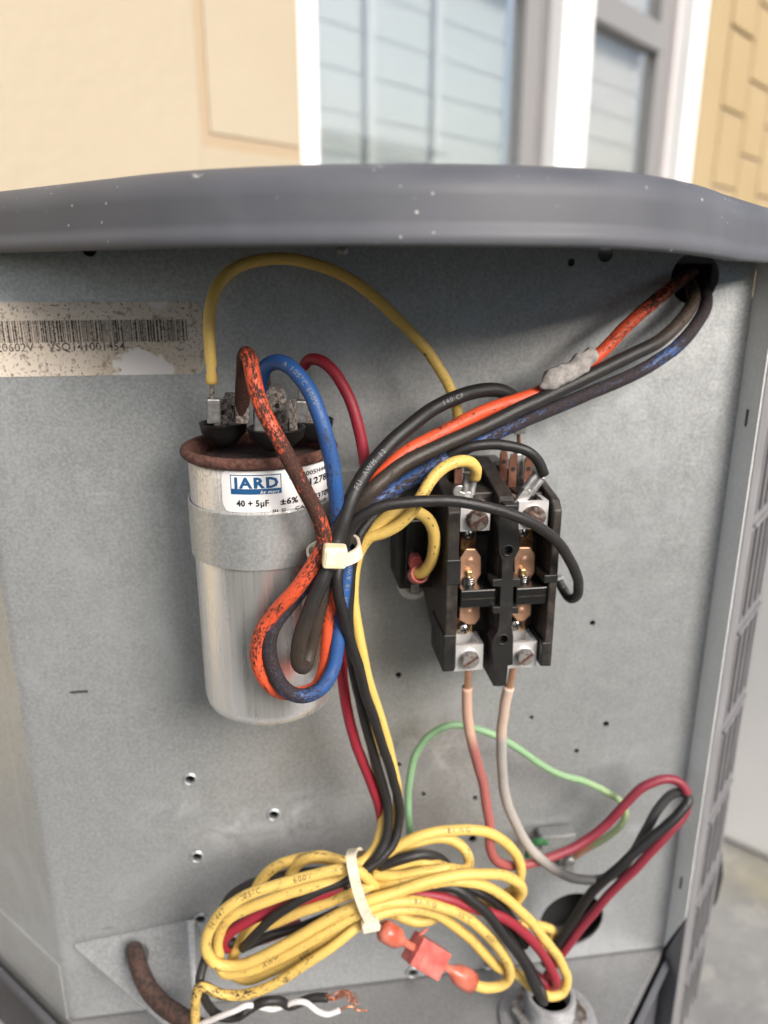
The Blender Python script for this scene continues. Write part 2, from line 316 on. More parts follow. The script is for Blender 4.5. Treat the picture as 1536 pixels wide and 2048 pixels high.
q = NT('fitting_grime'); q.set(q.mix(q.ramp(q.noise(170, 5, 0.7), [(0.40, 0), (0.62, 1)]), (0.085, 0.055, 0.04), (0.30, 0.30, 0.30)), 0.6, 0.3)
q = NT('scuff_white'); q.set((0.62, 0.62, 0.62), 0.7)

# ------------------------------------------------------------------ ground
m = MB().add([(-60, -60, 0), (60, -60, 0), (60, 60, 0), (-60, 60, 0)], [(0, 1, 2, 3)])
tag(m.build('ground', 'dark_ground', origin=(0, 0, 0)), kind='structure', label='unseen dark ground added in front of the unit to cut bounce light')
m = MB().add([(-4, -0.35, 0.004), (0.15, -0.35, 0.004), (2.6, -1.6, 0.004), (9, 3.0, 0.004), (3.0, 9, 0.004), (-4, 4, 0.004)], [(0, 1, 2, 3, 4, 5)])
tag(m.build('pavement', 'concrete', origin=(0, 0, 0.004)), kind='structure', label='weathered grey concrete paving round the unit')

# ------------------------------------------------------------------ the house wall behind, of painted blocks
WD = (RV * 0.656 + FV * 0.755).normalized(); WN = (RV * 0.755 - FV * 0.656).normalized()
WP = CAM + RV * -0.18 + FV * 1.12; WP.z = 0
def onwall(px, py, off=0.0):
    r = ray(px, py); p0 = WP + WN * off
    t = (p0 - CAM).dot(WN) / r.dot(WN); q_ = CAM + r * t
    return (q_ - WP).dot(WD), q_.z
def wall_pt(s, z, off=0.0): return WP + WD * s + WN * off + UZ * z
house = empty('house', WP, 'cream yellow painted block house with white framed double window', 'house')
s_joint, _ = onwall(398, 150); _, z_joint = onwall(500, 293)
BL, BH, JT = 0.4064, 0.2032, 0.009
win0, _ = onwall(597, 150); win1, _ = onwall(1394, 200)
zwin0, zwin1 = 0.30, 1.72
def wbox(mb, s0, s1, z0, z1, o0, o1): return mb.obox(wall_pt((s0+s1)/2, (z0+z1)/2, (o0+o1)/2), WD, WN, UZ, abs(s1-s0)/2, abs(o1-o0)/2, (z1-z0)/2)
mb = MB()
for (a, b, z0, z1) in ((-1.6, win0, 0, 2.2), (win1, 6.4, 0, 2.2), (win0, win1, 0, zwin0), (win0, win1, zwin1, 2.2)):
    wbox(mb, a, b, z0, z1, -0.16, 0.0026)
mb.build('wall', 'yellow_joint_paint', house)
unit_mesh = None
k0 = -math.floor(z_joint / BH) - 1
for r_ in range(k0, k0 + 13):
    z0 = z_joint + r_ * BH
    if z0 > 1.55: continue
    z0c, z1c = max(0.0, z0 + JT/2), z0 + BH - JT/2
    if z1c < 0.03: continue
    sh = s_joint + (BL/2 if r_ % 2 else 0)
    for k in range(-4, 14):
        a, b = sh + k*BL + JT/2, sh + (k+1)*BL - JT/2
        if b < s_joint + 0.01 or a > win1 - 0.25: continue
        segs = [(max(a, s_joint + JT/2), b)]
        if z1c > zwin0 and z0c < zwin1:
            segs = [(x0, x1) for (x0, x1) in ((a, min(b, win0-0.002)), (max(a, win1+0.002), b)) if x1 - x0 > 0.03]
        for (x0, x1) in segs:
            full = abs(x1-x0-(b-a)) < 1e-6 and abs(z1c - z0c - (BH-JT)) < 1e-6
            if full and unit_mesh is not None:
                o = bpy.data.objects.new('block', unit_mesh); col.objects.link(o); o.parent = house
            else:
                mb = MB().obox((0, 0, 0), WD, WN, UZ, (x1-x0)/2, 0.006, (z1c-z0c)/2)
                me = bpy.data.meshes.new('block'); me.from_pydata(mb.v, [], mb.f)
                bm = bmesh.new(); bm.from_mesh(me); bmesh.ops.bevel(bm, geom=bm.edges[:], offset=0.004, segments=2, affect='EDGES'); bmesh.ops.recalc_face_normals(bm, faces=bm.faces); bm.to_mesh(me); bm.free()
                me.materials.append(MAT['yellow_block_paint'])
                o = bpy.data.objects.new('block', me); col.objects.link(o); o.parent = house
                if full: unit_mesh = me
            o.location = wall_pt((x0+x1)/2, (z0c+z1c)/2, -0.001 + random.uniform(-0.0008, 0.0008)) - WP
mb = MB(); wbox(mb, -1.6, s_joint - JT/2, 0.002, 2.2, -0.006, 0.006); mb.build('plaster_panel', 'yellow_block_paint', house, bevel=0.004)
cw = 0.205; s0_ = win1 + 0.16
mb = MB(); wbox(mb, win1 + 0.004, s0_ - 0.006, 0.002, 2.2, -0.006, 0.012); mb.build('plaster_panel', 'yellow_dim_paint', house, bevel=0.006)
for k in range(22):
    for r_ in range(-1, 10):
        za = r_*BH + (BH/2 if k % 2 else 0) + 0.05; zb2 = za + BH - JT
        if zb2 < 0.05: continue
        za = max(za, 0.002); mb = MB(); wbox(mb, s0_ + k*cw + 0.006, s0_ + (k+1)*cw - 0.006, za, zb2 - 0.004, -0.007, 0.012 + random.uniform(-0.001, 0.001)); mb.build('block', 'yellow_dim_paint', house, bevel=0.003)
# window
win = empty('window', WP, parent=house)
L1, _ = onwall(638, 150, 0.006); M0, _ = onwall(1124, 150, 0.003); M1, _ = onwall(1182, 150, 0.003); R0, _ = onwall(1378, 150, 0.006)
mb = MB(); wbox(mb, win0-0.002, L1, zwin0, zwin1, -0.07, 0.006); wbox(mb, R0, win1+0.002, zwin0, zwin1, -0.09, 0.006)
wbox(mb, L1, R0, zwin0, zwin0+0.05, -0.09, 0.006); wbox(mb, L1, R0, zwin1-0.05, zwin1, -0.09, 0.006)
mb.build('frame', 'white_trim', win, bevel=0.004)
mb = MB(); wbox(mb, M0, M1, zwin0+0.05, zwin1-0.05, -0.085, 0.003); mb.build('mullion', 'white_trim', win, bevel=0.004)
mb = MB(); wbox(mb, win0-0.03, win1+0.03, zwin0-0.045, zwin0-0.003, -0.05, 0.05); mb.build('sill', 'white_trim', win, bevel=0.004)
MR = onwall(1285, 62, -0.05)[1]
A0, _ = onwall(1078, 150, -0.05); A1, _ = onwall(1047, 150, -0.05); B0, _ = onwall(1332, 150, -0.05); B1, _ = onwall(1312, 150, -0.05)
for (x0, x1, st0, st1, sd) in ((L1, M0, None, A0, A1), (M1, R0, None, B0, B1)):
    mb = MB(); wbox(mb, st1, x1, zwin0+0.05, zwin1-0.05, -0.075, -0.03); wbox(mb, x0, st1, zwin0+0.05, zwin0+0.1, -0.075, -0.03)
    mb.build('sash', 'sash_grey', win, bevel=0.003)
    mb = MB(); wbox(mb, sd, st1-0.001, zwin0+0.1, zwin1-0.05, -0.078, -0.05); mb.build('sash_liner', 'sash_dark', win)
    mb = MB(); wbox(mb, x0, sd-0.001, MR-0.03, MR+0.03, -0.078, -0.038); mb.build('meeting_rail', 'sash_dark' if x0 == M1 else 'sash_grey', win, bevel=0.002)
    for (z0, z1) in ((zwin0+0.1, MR-0.03), (MR+0.03, zwin1-0.05)):
        mb = MB(); wbox(mb, x0, sd-0.001, z0, z1, -0.066, -0.062); mb.build('pane', 'window_glass', win)
# grilles between the panes of the left window and pale slats imitating reflected siding behind both
for pxx in (748, 882):
    g, _ = onwall(pxx, 150, -0.07); mb = MB(); wbox(mb, g-0.009, g+0.009, zwin0+0.1, zwin1-0.06, -0.080, -0.073); mb.build('grille_bar', 'white_trim', win)
for (x0, x1, mt) in ((L1+0.006, A1-0.006, 'pale_reflection'), (M1+0.006, B1-0.006, 'pink_reflection')):
    zz = zwin0 + 0.07
    while zz < zwin1 - 0.07:
        mb = MB(); mb.obox(wall_pt((x0+x1)/2, zz + 0.033, -0.094), WD, WN + UZ*0.05, UZ, (x1-x0)/2, 0.0015, 0.034); mb.build('reflection_slat', mt, win); zz += 0.062

# neighbouring house across the yard, mirrored in the window
nb = WP + WN * 7.0
nroot = empty('house', nb, 'pale blue lap sided neighbour house mirrored in the window', 'house')
MB().obox(nb + WD*0.5 + UZ*1.15 + WN*2.0, WD, WN, UZ, 9.0, 1.98, 1.15).build('wall', 'blue_siding', nroot)
for i in range(7):
    MB().obox(nb + WD*0.5 + UZ*(0.165 + 0.325*i), WD, (WN + UZ*0.05), UZ, 9.0, 0.014, 0.160).build('siding_board', 'blue_siding', nroot)
MB().obox(nb + WD*0.5 + UZ*2.36 + WN*2.0, WD, WN, UZ, 9.2, 2.2, 0.05).build('roof', 'white_trim', nroot)

# low white wall right of the unit
pw = G(1457, 1696, 0.0)
VD = (RV * 0.755 - FV * 0.656).normalized()
mb = MB().obox(pw + VD*0.6 + WD*0.12 + UZ*0.299, VD, WD, UZ, 0.72, 0.12, 0.295)
mb.build('garden_wall', 'white_wall_paint', bevel=0.012)
o = bpy.data.objects['garden_wall']; tag(o, 'low white painted wall on the concrete beyond the louvred side', 'wall')

# ------------------------------------------------------------------ the condenser unit
ZF = 0.2715
unit = empty('air_conditioner', (0.008, 0.329, 0.18), 'grey outdoor air conditioner with its electrical compartment open', 'air conditioner')
def rsq(cx, cy, apex_y, rad, n=14, half=None):      # rounded square standing on its corner, apex towards -y
    D = cy - apex_y; h = (D - rad) / math.sqrt(2) + rad if half is None else half
    pts = []
    for k in range(4):
        a0 = -90 + 90*k; cxx = cx + (h-rad)*math.sqrt(2)*math.cos(R(a0)); cyy = cy + (h-rad)*math.sqrt(2)*math.sin(R(a0))
        for i in range(n+1):
            t = R(a0 - 45 + 90*i/n); pts.append((cxx + rad*math.cos(t), cyy + rad*math.sin(t)))
    return pts
ZL = CAM.z + 0.0060
def sag(x): 
    t = min(1, max(0, (x - 0.035)/0.12)); return -0.0050*t*t*(3-2*t)
prof = [(-0.0055, 0.0012), (-0.0052, 0.0), (-0.0008, 0.0), (0.0, 0.0009), (0.0, 0.0032), (-0.0009, 0.0042), (-0.0011, 0.006), (-0.0011, 0.0115), (-0.0014, 0.0132), (-0.0024, 0.0155), (-0.0046, 0.0177), (-0.0082, 0.0192), (-0.014, 0.0196), (-0.06, 0.0196), (-0.062, 0.019), (-0.064, 0.0165), (-0.34, 0.0165)]
mb = MB(); ring = None
for j, (off, h) in enumerate(prof):
    pts = rsq(0.008, 0.329, -0.112 - off, max(0.004, 0.13 + off), 28)
    for (x, y) in pts: mb.v.append(Vector((x, y, ZL + h + sag(x)*(1 if j < 14 else 0))))
    n = len(pts)
    if j:
        for i in range(n): mb.f.append(((j-1)*n+i, (j-1)*n+(i+1)%n, j*n+(i+1)%n, j*n+i))
mb.f.append(tuple(range((len(prof)-1)*n, len(prof)*n)))
mb.build('top_cover', 'grey_paint', unit, smooth=True)
# back panel with its bent left side, one sheet, with punched holes
path = [(0.1524, 0.0)]
x = 0.14
while x > -0.150: path.append((x, 0.0)); x -= 0.02
for i in range(7):
    t = R(90 - 45*i/6); path.append((-0.1515 - 0.006*math.cos(t)*1.0 + 0.0, 0.006 - 0.006*math.sin(t)))
lx, ly = path[-1]
path.append((lx - 0.24*0.7071, ly + 0.24*0.7071))
T = 0.0012
mb = MB(); n = len(path)
for (z) in (ZF + 0.0006, ZL + 0.004):
    for k_, (px_, py_) in enumerate(path):
        a = Vector(path[max(0, k_-1)]); b = Vector(path[min(n-1, k_+1)]); d = (b - a).normalized(); nn = Vector((-d.y, d.x))
        if nn.y < 0: nn = -nn
        mb.v.append(Vector((px_, py_, z))); mb.v.append(Vector((px_ + nn.x*T, py_ + nn.y*T, z)))
for k_ in range(n-1):
    a, b, c_, d = 2*k_, 2*k_+2, 2*n+2*k_, 2*n+2*k_+2
    mb.f += [(a, c_, d, b), (a+1, b+1, d+1, c_+1), (a, b, b+1, a+1), (c_, c_+1, d+1, d)]
mb.f += [(0, 1, 2*n+1, 2*n), (2*n-2, 4*n-2, 4*n-1, 2*n-1)]
panel = mb.build('back_panel', 'galvanised', unit)
HOLES = [(380,1558,9.5),(547,1629,9.5),(394,1713,9.5),(401,1837,9.5),(797,1350,6),(847,1588,4.5),(950,1596,5),(1063,1435,4.5),(1212,1448,6),(1153,1502,5),(1185,1246,5.5),(763,1510,5),(798,1529,5),(945,1678,8),(178,497,16),(1143,525,7.5),(1211,508,15),(1390,556,48),(978,1925,11),(825,1944,9),(415,1930,8),(660,1240,5),(1300,980,0)]
cut = MB()
def depth_r(px, py, rpx):
    return (W(px + rpx, py, 0) - W(px - rpx, py, 0)).length / 2
for (a, b, r_) in HOLES:
    if r_ <= 0: continue
    p_ = W(a, b, 0); rr = depth_r(a, b, r_); cut.cyl((p_.x, -0.01, p_.z), (p_.x, 0.005, p_.z), rr, seg=28)
p_ = W(1143, 1840, 0); BIGHOLE = p_; cut.cyl((p_.x, -0.01, p_.z), (p_.x, 0.005, p_.z), 0.0172, seg=48)
a, b = W(139, 1386, 0), W(176, 1383, 0); cut.box((a.x, -0.01, a.z - 0.0006), (b.x, 0.005, b.z + 0.0006))
a, b = W(205, 1857, 0), W(228, 1855, 0); cut.box((a.x, -0.01, a.z - 0.0005), (b.x, 0.005, b.z + 0.0003))
cutter = cut.build('cutter', 'galvanised', origin=(0, 0, 0))
md = panel.modifiers.new('b', 'BOOLEAN'); md.object = cutter; md.operation = 'DIFFERENCE'; md.solver = 'EXACT'
bpy.context.view_layer.update()
dg = bpy.context.evaluated_depsgraph_get(); me = bpy.data.meshes.new_from_object(panel.evaluated_get(dg))
panel.modifiers.clear(); panel.data = me; bpy.data.objects.remove(cutter)
me.polygons.foreach_set('use_smooth', [True]*len(me.polygons)); me.set_sharp_from_angle(angle=R(35))
# dimpled collars round the screw holes
for (a, b, r_) in HOLES[:4] + HOLES[18:20]:
    p_ = W(a, b, 0); rr = depth_r(a, b, r_)
    MB().lathe([(rr*1.55, 0.0002), (rr*1.35, 0.0007), (rr*1.1, 0.0008), (rr*1.0, 0.0001), (rr*1.0, -0.003), (rr*1.3, -0.003), (rr*1.5, -0.0005)], (p_.x, -0.0002, p_.z), (0, -1, 0), 24, caps=False).build('hole_collar', 'galvanised', panel, smooth=True)
# sub sheet below the left side, core, base, flange, louvres
d45 = Vector((-0.7071, 0.7071, 0)); n45 = Vector((-0.7071, -0.7071, 0))
p0 = Vector((lx, ly, 0)) + n45*0.0003 + d45*0.0005
MB().obox(p0 + d45*0.125 + UZ*(0.2625 + 0.02), d45, n45, UZ, 0.125, 0.0005, 0.0215).build('lower_side_strip', 'galvanised', unit)
core = [(-0.146, 0.022), (0.146, 0.022), (0.17, 0.052), (0.20, 0.30), (0.008, 0.73), (-0.40, 0.30)]
MB().prism(core, 'z', 0.222, 0.6235).build('dark_interior', 'dark_core', unit)  # black block painting the unlit inside behind the panel holes
def foot_print(off):
    pts = rsq(-0.0016, 0.329, -0.1 - off, 0.13 + off, 20); out = []
    front = pts[:21]; x1, y1 = front[-1]
    out = front + [(x1 + 0.118*0.7071, y1 + 0.118*0.7071), (0.19, 0.30), (0.008, 0.74), (-0.41 - off, 0.32 + 0.0)]
    x0, y0 = front[0]; k = 0.40; out[-1] = (x0 - k*0.7071, y0 + k*0.7071)
    return out
bp = foot_print(0)
mb = MB(); nbp = len(bp)
mb.prism(bp, 'z', ZF - 0.05, ZF - 0.0004)
mb.build('base_pan', 'galvanised_floor', unit, bevel=0.0008)
# painted skirt round the base
mb = MB()
for (off, z) in ((0.0015, ZF-0.056), (0.0015, ZF-0.013), (0.004, ZF-0.012), (0.0052, ZF-0.0085), (0.0044, ZF-0.0055), (0.0024, ZF-0.0052)):
    for (x, y) in foot_print(off): mb.v.append(Vector((x, y, z)))
for j in range(5):
    for i in range(nbp): mb.f.append((j*nbp+i, j*nbp+(i+1)%nbp, (j+1)*nbp+(i+1)%nbp, (j+1)*nbp+i))
mb.build('base_skirt', 'grey_paint', unit, smooth=True)
# right return flange with the slanted foot
FA, FB = Vector((0.1524, -0.0002, 0)), Vector((0.1545, -0.0125, 0))
zk = W(1362, 1835, 0.0125).z
mb = MB(); th = Vector((0.0005, 0.0001, 0))
poly = [FA + UZ*ZF, FA + UZ*(ZL+0.002), FB + UZ*(ZL+0.002), FB + UZ*zk]
mb.add(poly + [q_ + th for q_ in poly], [(0,1,2,3),(7,6,5,4),(0,4,5,1),(1,5,6,2),(2,6,7,3),(3,7,4,0)])
fl_ = mb.build('side_flange', 'galvanised_bright', unit)
for (zz, tilt) in ((W(1502, 835, 0.006).z, 0.0), (W(1367, 1770, 0.008).z, 0.0)):
    c_ = (FA + FB)/2 + UZ*zz - th*0.15
    MB().obox(c_, FB - FA, th, UZ, 0.0004, 0.0003, 0.0036).build('flange_slot', 'dark_core', fl_)
# louvre panel on the right
LO = FB + Vector((0.0014, 0, 0)); e1 = Vector((0.7071, 0.7071, 0)); en = Vector((0.7071, -0.7071, 0))
louv = empty('louvre_panel', LO, parent=unit)
LT, LBm, LL = 0.6225, 0.19, 0.066
def lbox(mb, s0, s1, z0, z1, o0=-0.0012, o1=0.0): return mb.obox(LO + e1*((s0+s1)/2) + en*((o0+o1)/2) + UZ*((z0+z1)/2), e1, en, UZ, (s1-s0)/2, (o1-o0)/2, (z1-z0)/2)
mb = MB()
LOWX = W(1318, 1895, 0)     # below the flange foot the post widens towards the panel corner
lbox(mb, 0.0, 0.0165, LBm, LT); lbox(mb, LL-0.004, LL, LBm, LT)
mb.obox(LO + e1*LL + Vector((-0.7071, 0.7071, 0))*0.010 + UZ*((LT+LBm)/2), Vector((-0.7071, 0.7071, 0)), e1, UZ, 0.010, 0.0006, (LT-LBm)/2)
mb.build('corner_post', 'light_grey_paint', louv, bevel=0.0004)
mb = MB(); p4 = [FA + Vector((0.0014, 0.0, 0)) + UZ*(ZF-0.004), FB + Vector((0.0012, 0.0004, 0)) + UZ*zk, FB + Vector((0.0012, 0.0004, 0)) + UZ*LBm, FA + Vector((0.0014, 0, 0)) + UZ*LBm]
mb.add(p4 + [q_ + Vector((0.0008, 0.0004, 0)) for q_ in p4], [(0,1,2,3),(7,6,5,4),(0,4,5,1),(1,5,6,2),(2,6,7,3),(3,7,4,0)]); mb.build('post_return', 'light_grey_paint', louv)
rowh, gap = 0.0535, 0.0075
zt = 0.6150; r_i = 0
slat_mesh = None
while zt > LBm + 0.02:
    zb = zt - rowh + gap
    mb = MB(); lbox(mb, 0.0165, LL-0.004, zt, zt+gap); mb.obox(LO + e1*((0.0165+LL-0.004)/2) + en*0.0004 + UZ*(zt+gap*0.4), e1, en, UZ, (LL-0.0205)/2, 0.0008, 0.0010)
    mb.build('rib', 'light_grey_paint', louv)
    for k in range(8):
        if slat_mesh is None:
            s_mb = MB().obox((0, 0, 0), e1, en, UZ, 0.0014, 0.0006, (zt-zb)/2)
            slat_mesh = bpy.data.meshes.new('louvre'); slat_mesh.from_pydata(s_mb.v, [], s_mb.f); slat_mesh.materials.append(MAT['light_grey_paint'])
        o = bpy.data.objects.new('louvre', slat_mesh); col.objects.link(o); o.parent = louv
        o.location = e1*(0.0208 + 0.0056*k) + UZ*((zt+zb)/2) - en*(0.0008 + 0.0012*(k % 2))
    zt -= rowh; r_i += 1
MB().obox(LO + e1*0.0395 - en*0.012 + UZ*0.41, e1, en, UZ, 0.026, 0.001, 0.20).build('louvre_backing', 'coil_fins', louv)
# feet and pad
for (fx, fy) in ((0.008, 0.02), (0.30, 0.33), (-0.28, 0.33), (0.008, 0.62)):
    MB().lathe([(0.035, 0), (0.035, 0.03), (0.028, 0.036)], (fx, fy, 0.181), seg=24).build('foot', 'black_rubber', unit, smooth=False)
p_ = LO + e1*0.085 - en*0.014
MB().lathe([(0.009, 0), (0.013, 0.012), (0.014, 0.03), (0.011, 0.048), (0.004, 0.055)], (p_.x, p_.y, 0.235), seg=20).build('corner_bumper', 'black_rubber', unit, smooth=True)
pad = MB().prism(rsq(0.008, 0.329, -0.02, 0.03, 6), 'z', 0.0, 0.181).build('equipment_pad', 'concrete', bevel=0.006)
tag(pad, 'square concrete pad on the ground under the air conditioner', 'pad')

# gusset tab with a cable hole, bottom left of the panel
ga, gb = W(143, 1889, 0.0012), W(374, 1841, 0.0012)
gc, gd = W(356, 2075, 0.034), W(352, 2075, 0.036)
gd = W(368, 2085, 0.040); gc = W(392, 2085, 0.040)
nrm = (gb - ga).cross(gd - ga).normalized()
if nrm.y > 0: nrm = -nrm
mb = MB(); seg = 26
hc = W(274, 1912, 0.0); rr_ = ray(274, 1912); hc = CAM + rr_ * ((ga - CAM).dot(nrm) / rr_.dot(nrm))
ex = (gb - ga).normalized(); ey = nrm.cross(ex).normalized()
outer = [ga + (gd-ga)*0.03, ga + (gb-ga)*0.03, gb, gc, gd]
def on_outer(t):         # walk round the outline by angle from the hole
    d = ex*math.cos(t) + ey*math.sin(t); best = None
    for i in range(len(outer)):
        a, b = outer[i], outer[(i+1) % len(outer)]; A2 = ((a-hc).dot(ex), (a-hc).dot(ey)); B2 = ((b-hc).dot(ex), (b-hc).dot(ey))
        dx, dy = B2[0]-A2[0], B2[1]-A2[1]; den = math.cos(t)*dy - math.sin(t)*dx
        if abs(den) < 1e-12: continue
        s = (A2[0]*dy - A2[1]*dx)/den; u = (A2[0]*math.sin(t) - A2[1]*math.cos(t))/den
        if s > 0 and -1e-6 <= u <= 1+1e-6 and (best is None or s < best): best = s
    return hc + d*best
angs = sorted([2*math.pi*i/seg for i in range(seg)] + [math.atan2((q_-hc).dot(ey), (q_-hc).dot(ex)) % (2*math.pi) for q_ in outer])
rh = 0.0056; na = len(angs)
for k_, off in enumerate((0.0, -0.0012)):
    for t in angs: mb.v.append(hc + (ex*math.cos(t) + ey*math.sin(t))*rh + nrm*off)
    for t in angs: mb.v.append(on_outer(t) + nrm*off)
for i in range(na):
    j = (i+1) % na
    mb.f += [(i, j, na+j, na+i), (2*na+i, 3*na+i, 3*na+j, 2*na+j), (i, 2*na+i, 2*na+j, j), (na+i, na+j, 3*na+j, 3*na+i)]
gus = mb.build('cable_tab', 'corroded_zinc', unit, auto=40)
mb = MB(); sd0 = [gb, gc, gc + Vector((0.0035, 0.0385, 0.0)), gb + Vector((0.0022, 0.0004, -0.0005))]
mb.add(sd0 + [q_ + Vector((0.001, 0, 0)) for q_ in sd0], [(0,1,2,3),(7,6,5,4),(0,4,5,1),(1,5,6,2),(2,6,7,3),(3,7,4,0)]); mb.build('tab_side', 'galvanised', unit)
# small screw under the cover, stain free details
for (a, b, rpx) in ((685, 500, 8),):
    p_ = W(a, b, 0); MB().lathe([(0.0022, 0), (0.0022, 0.0012), (0.0012, 0.002)], (p_.x, -0.0002, p_.z), (0, -1, 0), 16).build('screw', 'dull_tin', unit, smooth=True)
# aged rating label
la, lb = W(-66, 675, 0), W(407, 675, 0); lz1, lz0 = W(300, 603, 0).z, W(300, 749, 0).z
LC = Vector(((la.x+lb.x)/2, -0.0004, lz0))
spotf, q, c = LABEL_SPOTS
bs = W(285, 735, 0); b2 = W(318, 604, 0)
q_sp = q
s1 = spotf(bs.x - LC.x, bs.z - 0.002 - LC.z, 0.0115, 0.0085); s2 = spotf(b2.x - LC.x, b2.z - LC.z, 0.004, 0.0028)
k1 = q.math('MULTIPLY', q.math('SUBTRACT', 1.0, s1), 14, clamp=True); k2 = q.math('MULTIPLY', q.math('SUBTRACT', 1.0, s2), 10, clamp=True)
halo = q.math('MULTIPLY', q.math('SUBTRACT', 1.9, s1), 1.0, clamp=True)
c = q.mix(q.math('MULTIPLY', halo, 0.4), c, (0.40, 0.33, 0.20)); c = q.mix(q.math('MAXIMUM', k1, k2), c, (0.78, 0.74, 0.72)); q.set(c, 0.5)
mb = MB().prism(rrect(la.x, lb.x, lz0, lz1, 0.004), 'y', -0.0004, -0.00005)
rl = mb.build('rating_label', 'label_aged', origin=LC); tag(rl, 'stained barcode sticker on the galvanised panel beside the capacitor', 'label')
LOC[rl.name] = LC

# ------------------------------------------------------------------ lettering helper
def text_mesh(body, size, offset=0.0, shear=0.0, align='LEFT', sp=1.0):
    cu = bpy.data.curves.new('t', 'FONT'); cu.body = body; cu.size = size; cu.offset = offset; cu.shear = shear; cu.align_x = align; cu.resolution_u = 2; cu.space_character = sp
    o = bpy.data.objects.new('t', cu); col.objects.link(o)
    bpy.context.view_layer.update()
    me = bpy.data.meshes.new_from_object(o.evaluated_get(bpy.context.evaluated_depsgraph_get()))
    vs = [tuple(v.co) for v in me.vertices]; fs = [tuple(p.vertices) for p in me.polygons]
    bpy.data.objects.remove(o); bpy.data.curves.remove(cu); bpy.data.meshes.remove(me); return vs, fs
# barcode and serial
mb = MB(); x = la.x + 0.001; xe = W(377, 660, 0).x; bz1, bz0 = W(200, 640, 0).z, W(200, 684, 0).z
while x < xe:
    wd = random.choice((0.00022, 0.00022, 0.00045, 0.0007))
    mb.add([(x, -0.00055, bz0), (x+wd, -0.00055, bz0), (x+wd, -0.00055, bz1), (x, -0.00055, bz1)], [(0,1,2,3)]); x += wd + random.choice((0.00025, 0.0003, 0.0006))
mb.build('barcode', 'print_faded', rl)
vs, fs = text_mesh('20602V + VSQ141001454-', 0.0043, 0.00004)
xs = [v[0] for v in vs]; tw = max(xs) - min(xs); ta = W(-8, 695, 0); tb = W(258, 695, 0); k = (tb.x - ta.x)/tw
MB().add([(ta.x + v[0]*k, -0.00057, W(100, 702, 0).z + v[1]) for v in vs], fs).build('serial_number', 'print_faded', rl)

# ------------------------------------------------------------------ wires
def catmull(P, step=0.0011):
    P = [Vector(p) for p in P]; out = []
    E_ = [P[0]*2 - P[1]] + P + [P[-1]*2 - P[-2]]
    for i in range(1, len(E_)-2):
        p0, p1, p2, p3 = E_[i-1], E_[i], E_[i+1], E_[i+2]
        t0 = 0; t1 = t0 + max(1e-5, (p1-p0).length)**0.5; t2 = t1 + max(1e-5, (p2-p1).length)**0.5; t3 = t2 + max(1e-5, (p3-p2).length)**0.5
        n_ = max(2, int((p2-p1).length/step))
        for k in range(n_):
            t = t1 + (t2-t1)*k/n_
            A1 = p0*((t1-t)/(t1-t0)) + p1*((t-t0)/(t1-t0)); A2 = p1*((t2-t)/(t2-t1)) + p2*((t-t1)/(t2-t1)); A3 = p2*((t3-t)/(t3-t2)) + p3*((t-t2)/(t3-t2))
            B1 = A1*((t2-t)/(t2-t0)) + A2*((t-t0)/(t2-t0)); B2 = A2*((t3-t)/(t3-t1)) + A3*((t-t1)/(t3-t1))
            out.append(B1*((t2-t)/(t2-t1)) + B2*((t-t1)/(t2-t1)))
    out.append(P[-1]); return out
def tube_into(mb, pts, rad, seg=12, cols=None, taper=None, closed_ends=True):
    n0 = len(mb.v); T0 = (pts[1]-pts[0]).normalized(); N = T0.orthogonal().normalized(); rings = []; acc = random.uniform(0, 9)
    for i, p in enumerate(pts):
        t = (pts[min(i+1, len(pts)-1)] - pts[max(i-1, 0)]).normalized()
        N = (N - t*N.dot(t)).normalized(); B = t.cross(N)
        r_ = rad if taper is None else rad*taper(i/(len(pts)-1))
        if i: acc += (p - pts[i-1]).length
        if cols is not None: r_ *= 1 + 0.035*mnoise.noise(Vector((acc*90, 0, 3.3)))
        for k in range(seg):
            a = 2*math.pi*k/seg; mb.v.append(p + (N*math.cos(a) + B*math.sin(a))*r_)
            if cols is not None:
                mb.cols.append(cols(i/(len(pts)-1)))
                if mb.uv is not None: mb.uv.append((acc, rad*math.cos(a), rad*math.sin(a)))
    for i in range(len(pts)-1):
        for k in range(seg):
            a, b = n0+i*seg+k, n0+i*seg+(k+1)%seg; mb.f.append((a, b, b+seg, a+seg))
    if closed_ends:
        mb.f.append(tuple(n0+seg-1-k for k in range(seg))); e = n0+(len(pts)-1)*seg; mb.f.append(tuple(e+k for k in range(seg)))
WIRES = {}
YEL, ORA, BLU, BLK, RED, GRN, WHT, DRED = (0.68, 0.465, 0.125), (0.66, 0.085, 0.030), (0.017, 0.078, 0.25), (0.016, 0.0155, 0.016), (0.27, 0.018, 0.034), (0.22, 0.35, 0.19), (0.62, 0.60, 0.59), (0.21, 0.024, 0.040)
def stops(lst):
    def f(t):
        if t <= lst[0][0]: a = lst[0]; return tuple(a[1]) + (a[2],)
        for a, b in zip(lst, lst[1:]):
            if t <= b[0]:
                k = (t-a[0])/max(1e-6, b[0]-a[0]); return tuple(x+(y-x)*k for x, y in zip(a[1], b[1])) + (a[2]+(b[2]-a[2])*k,)
        a = lst[-1]; return tuple(a[1]) + (a[2],)
    return f
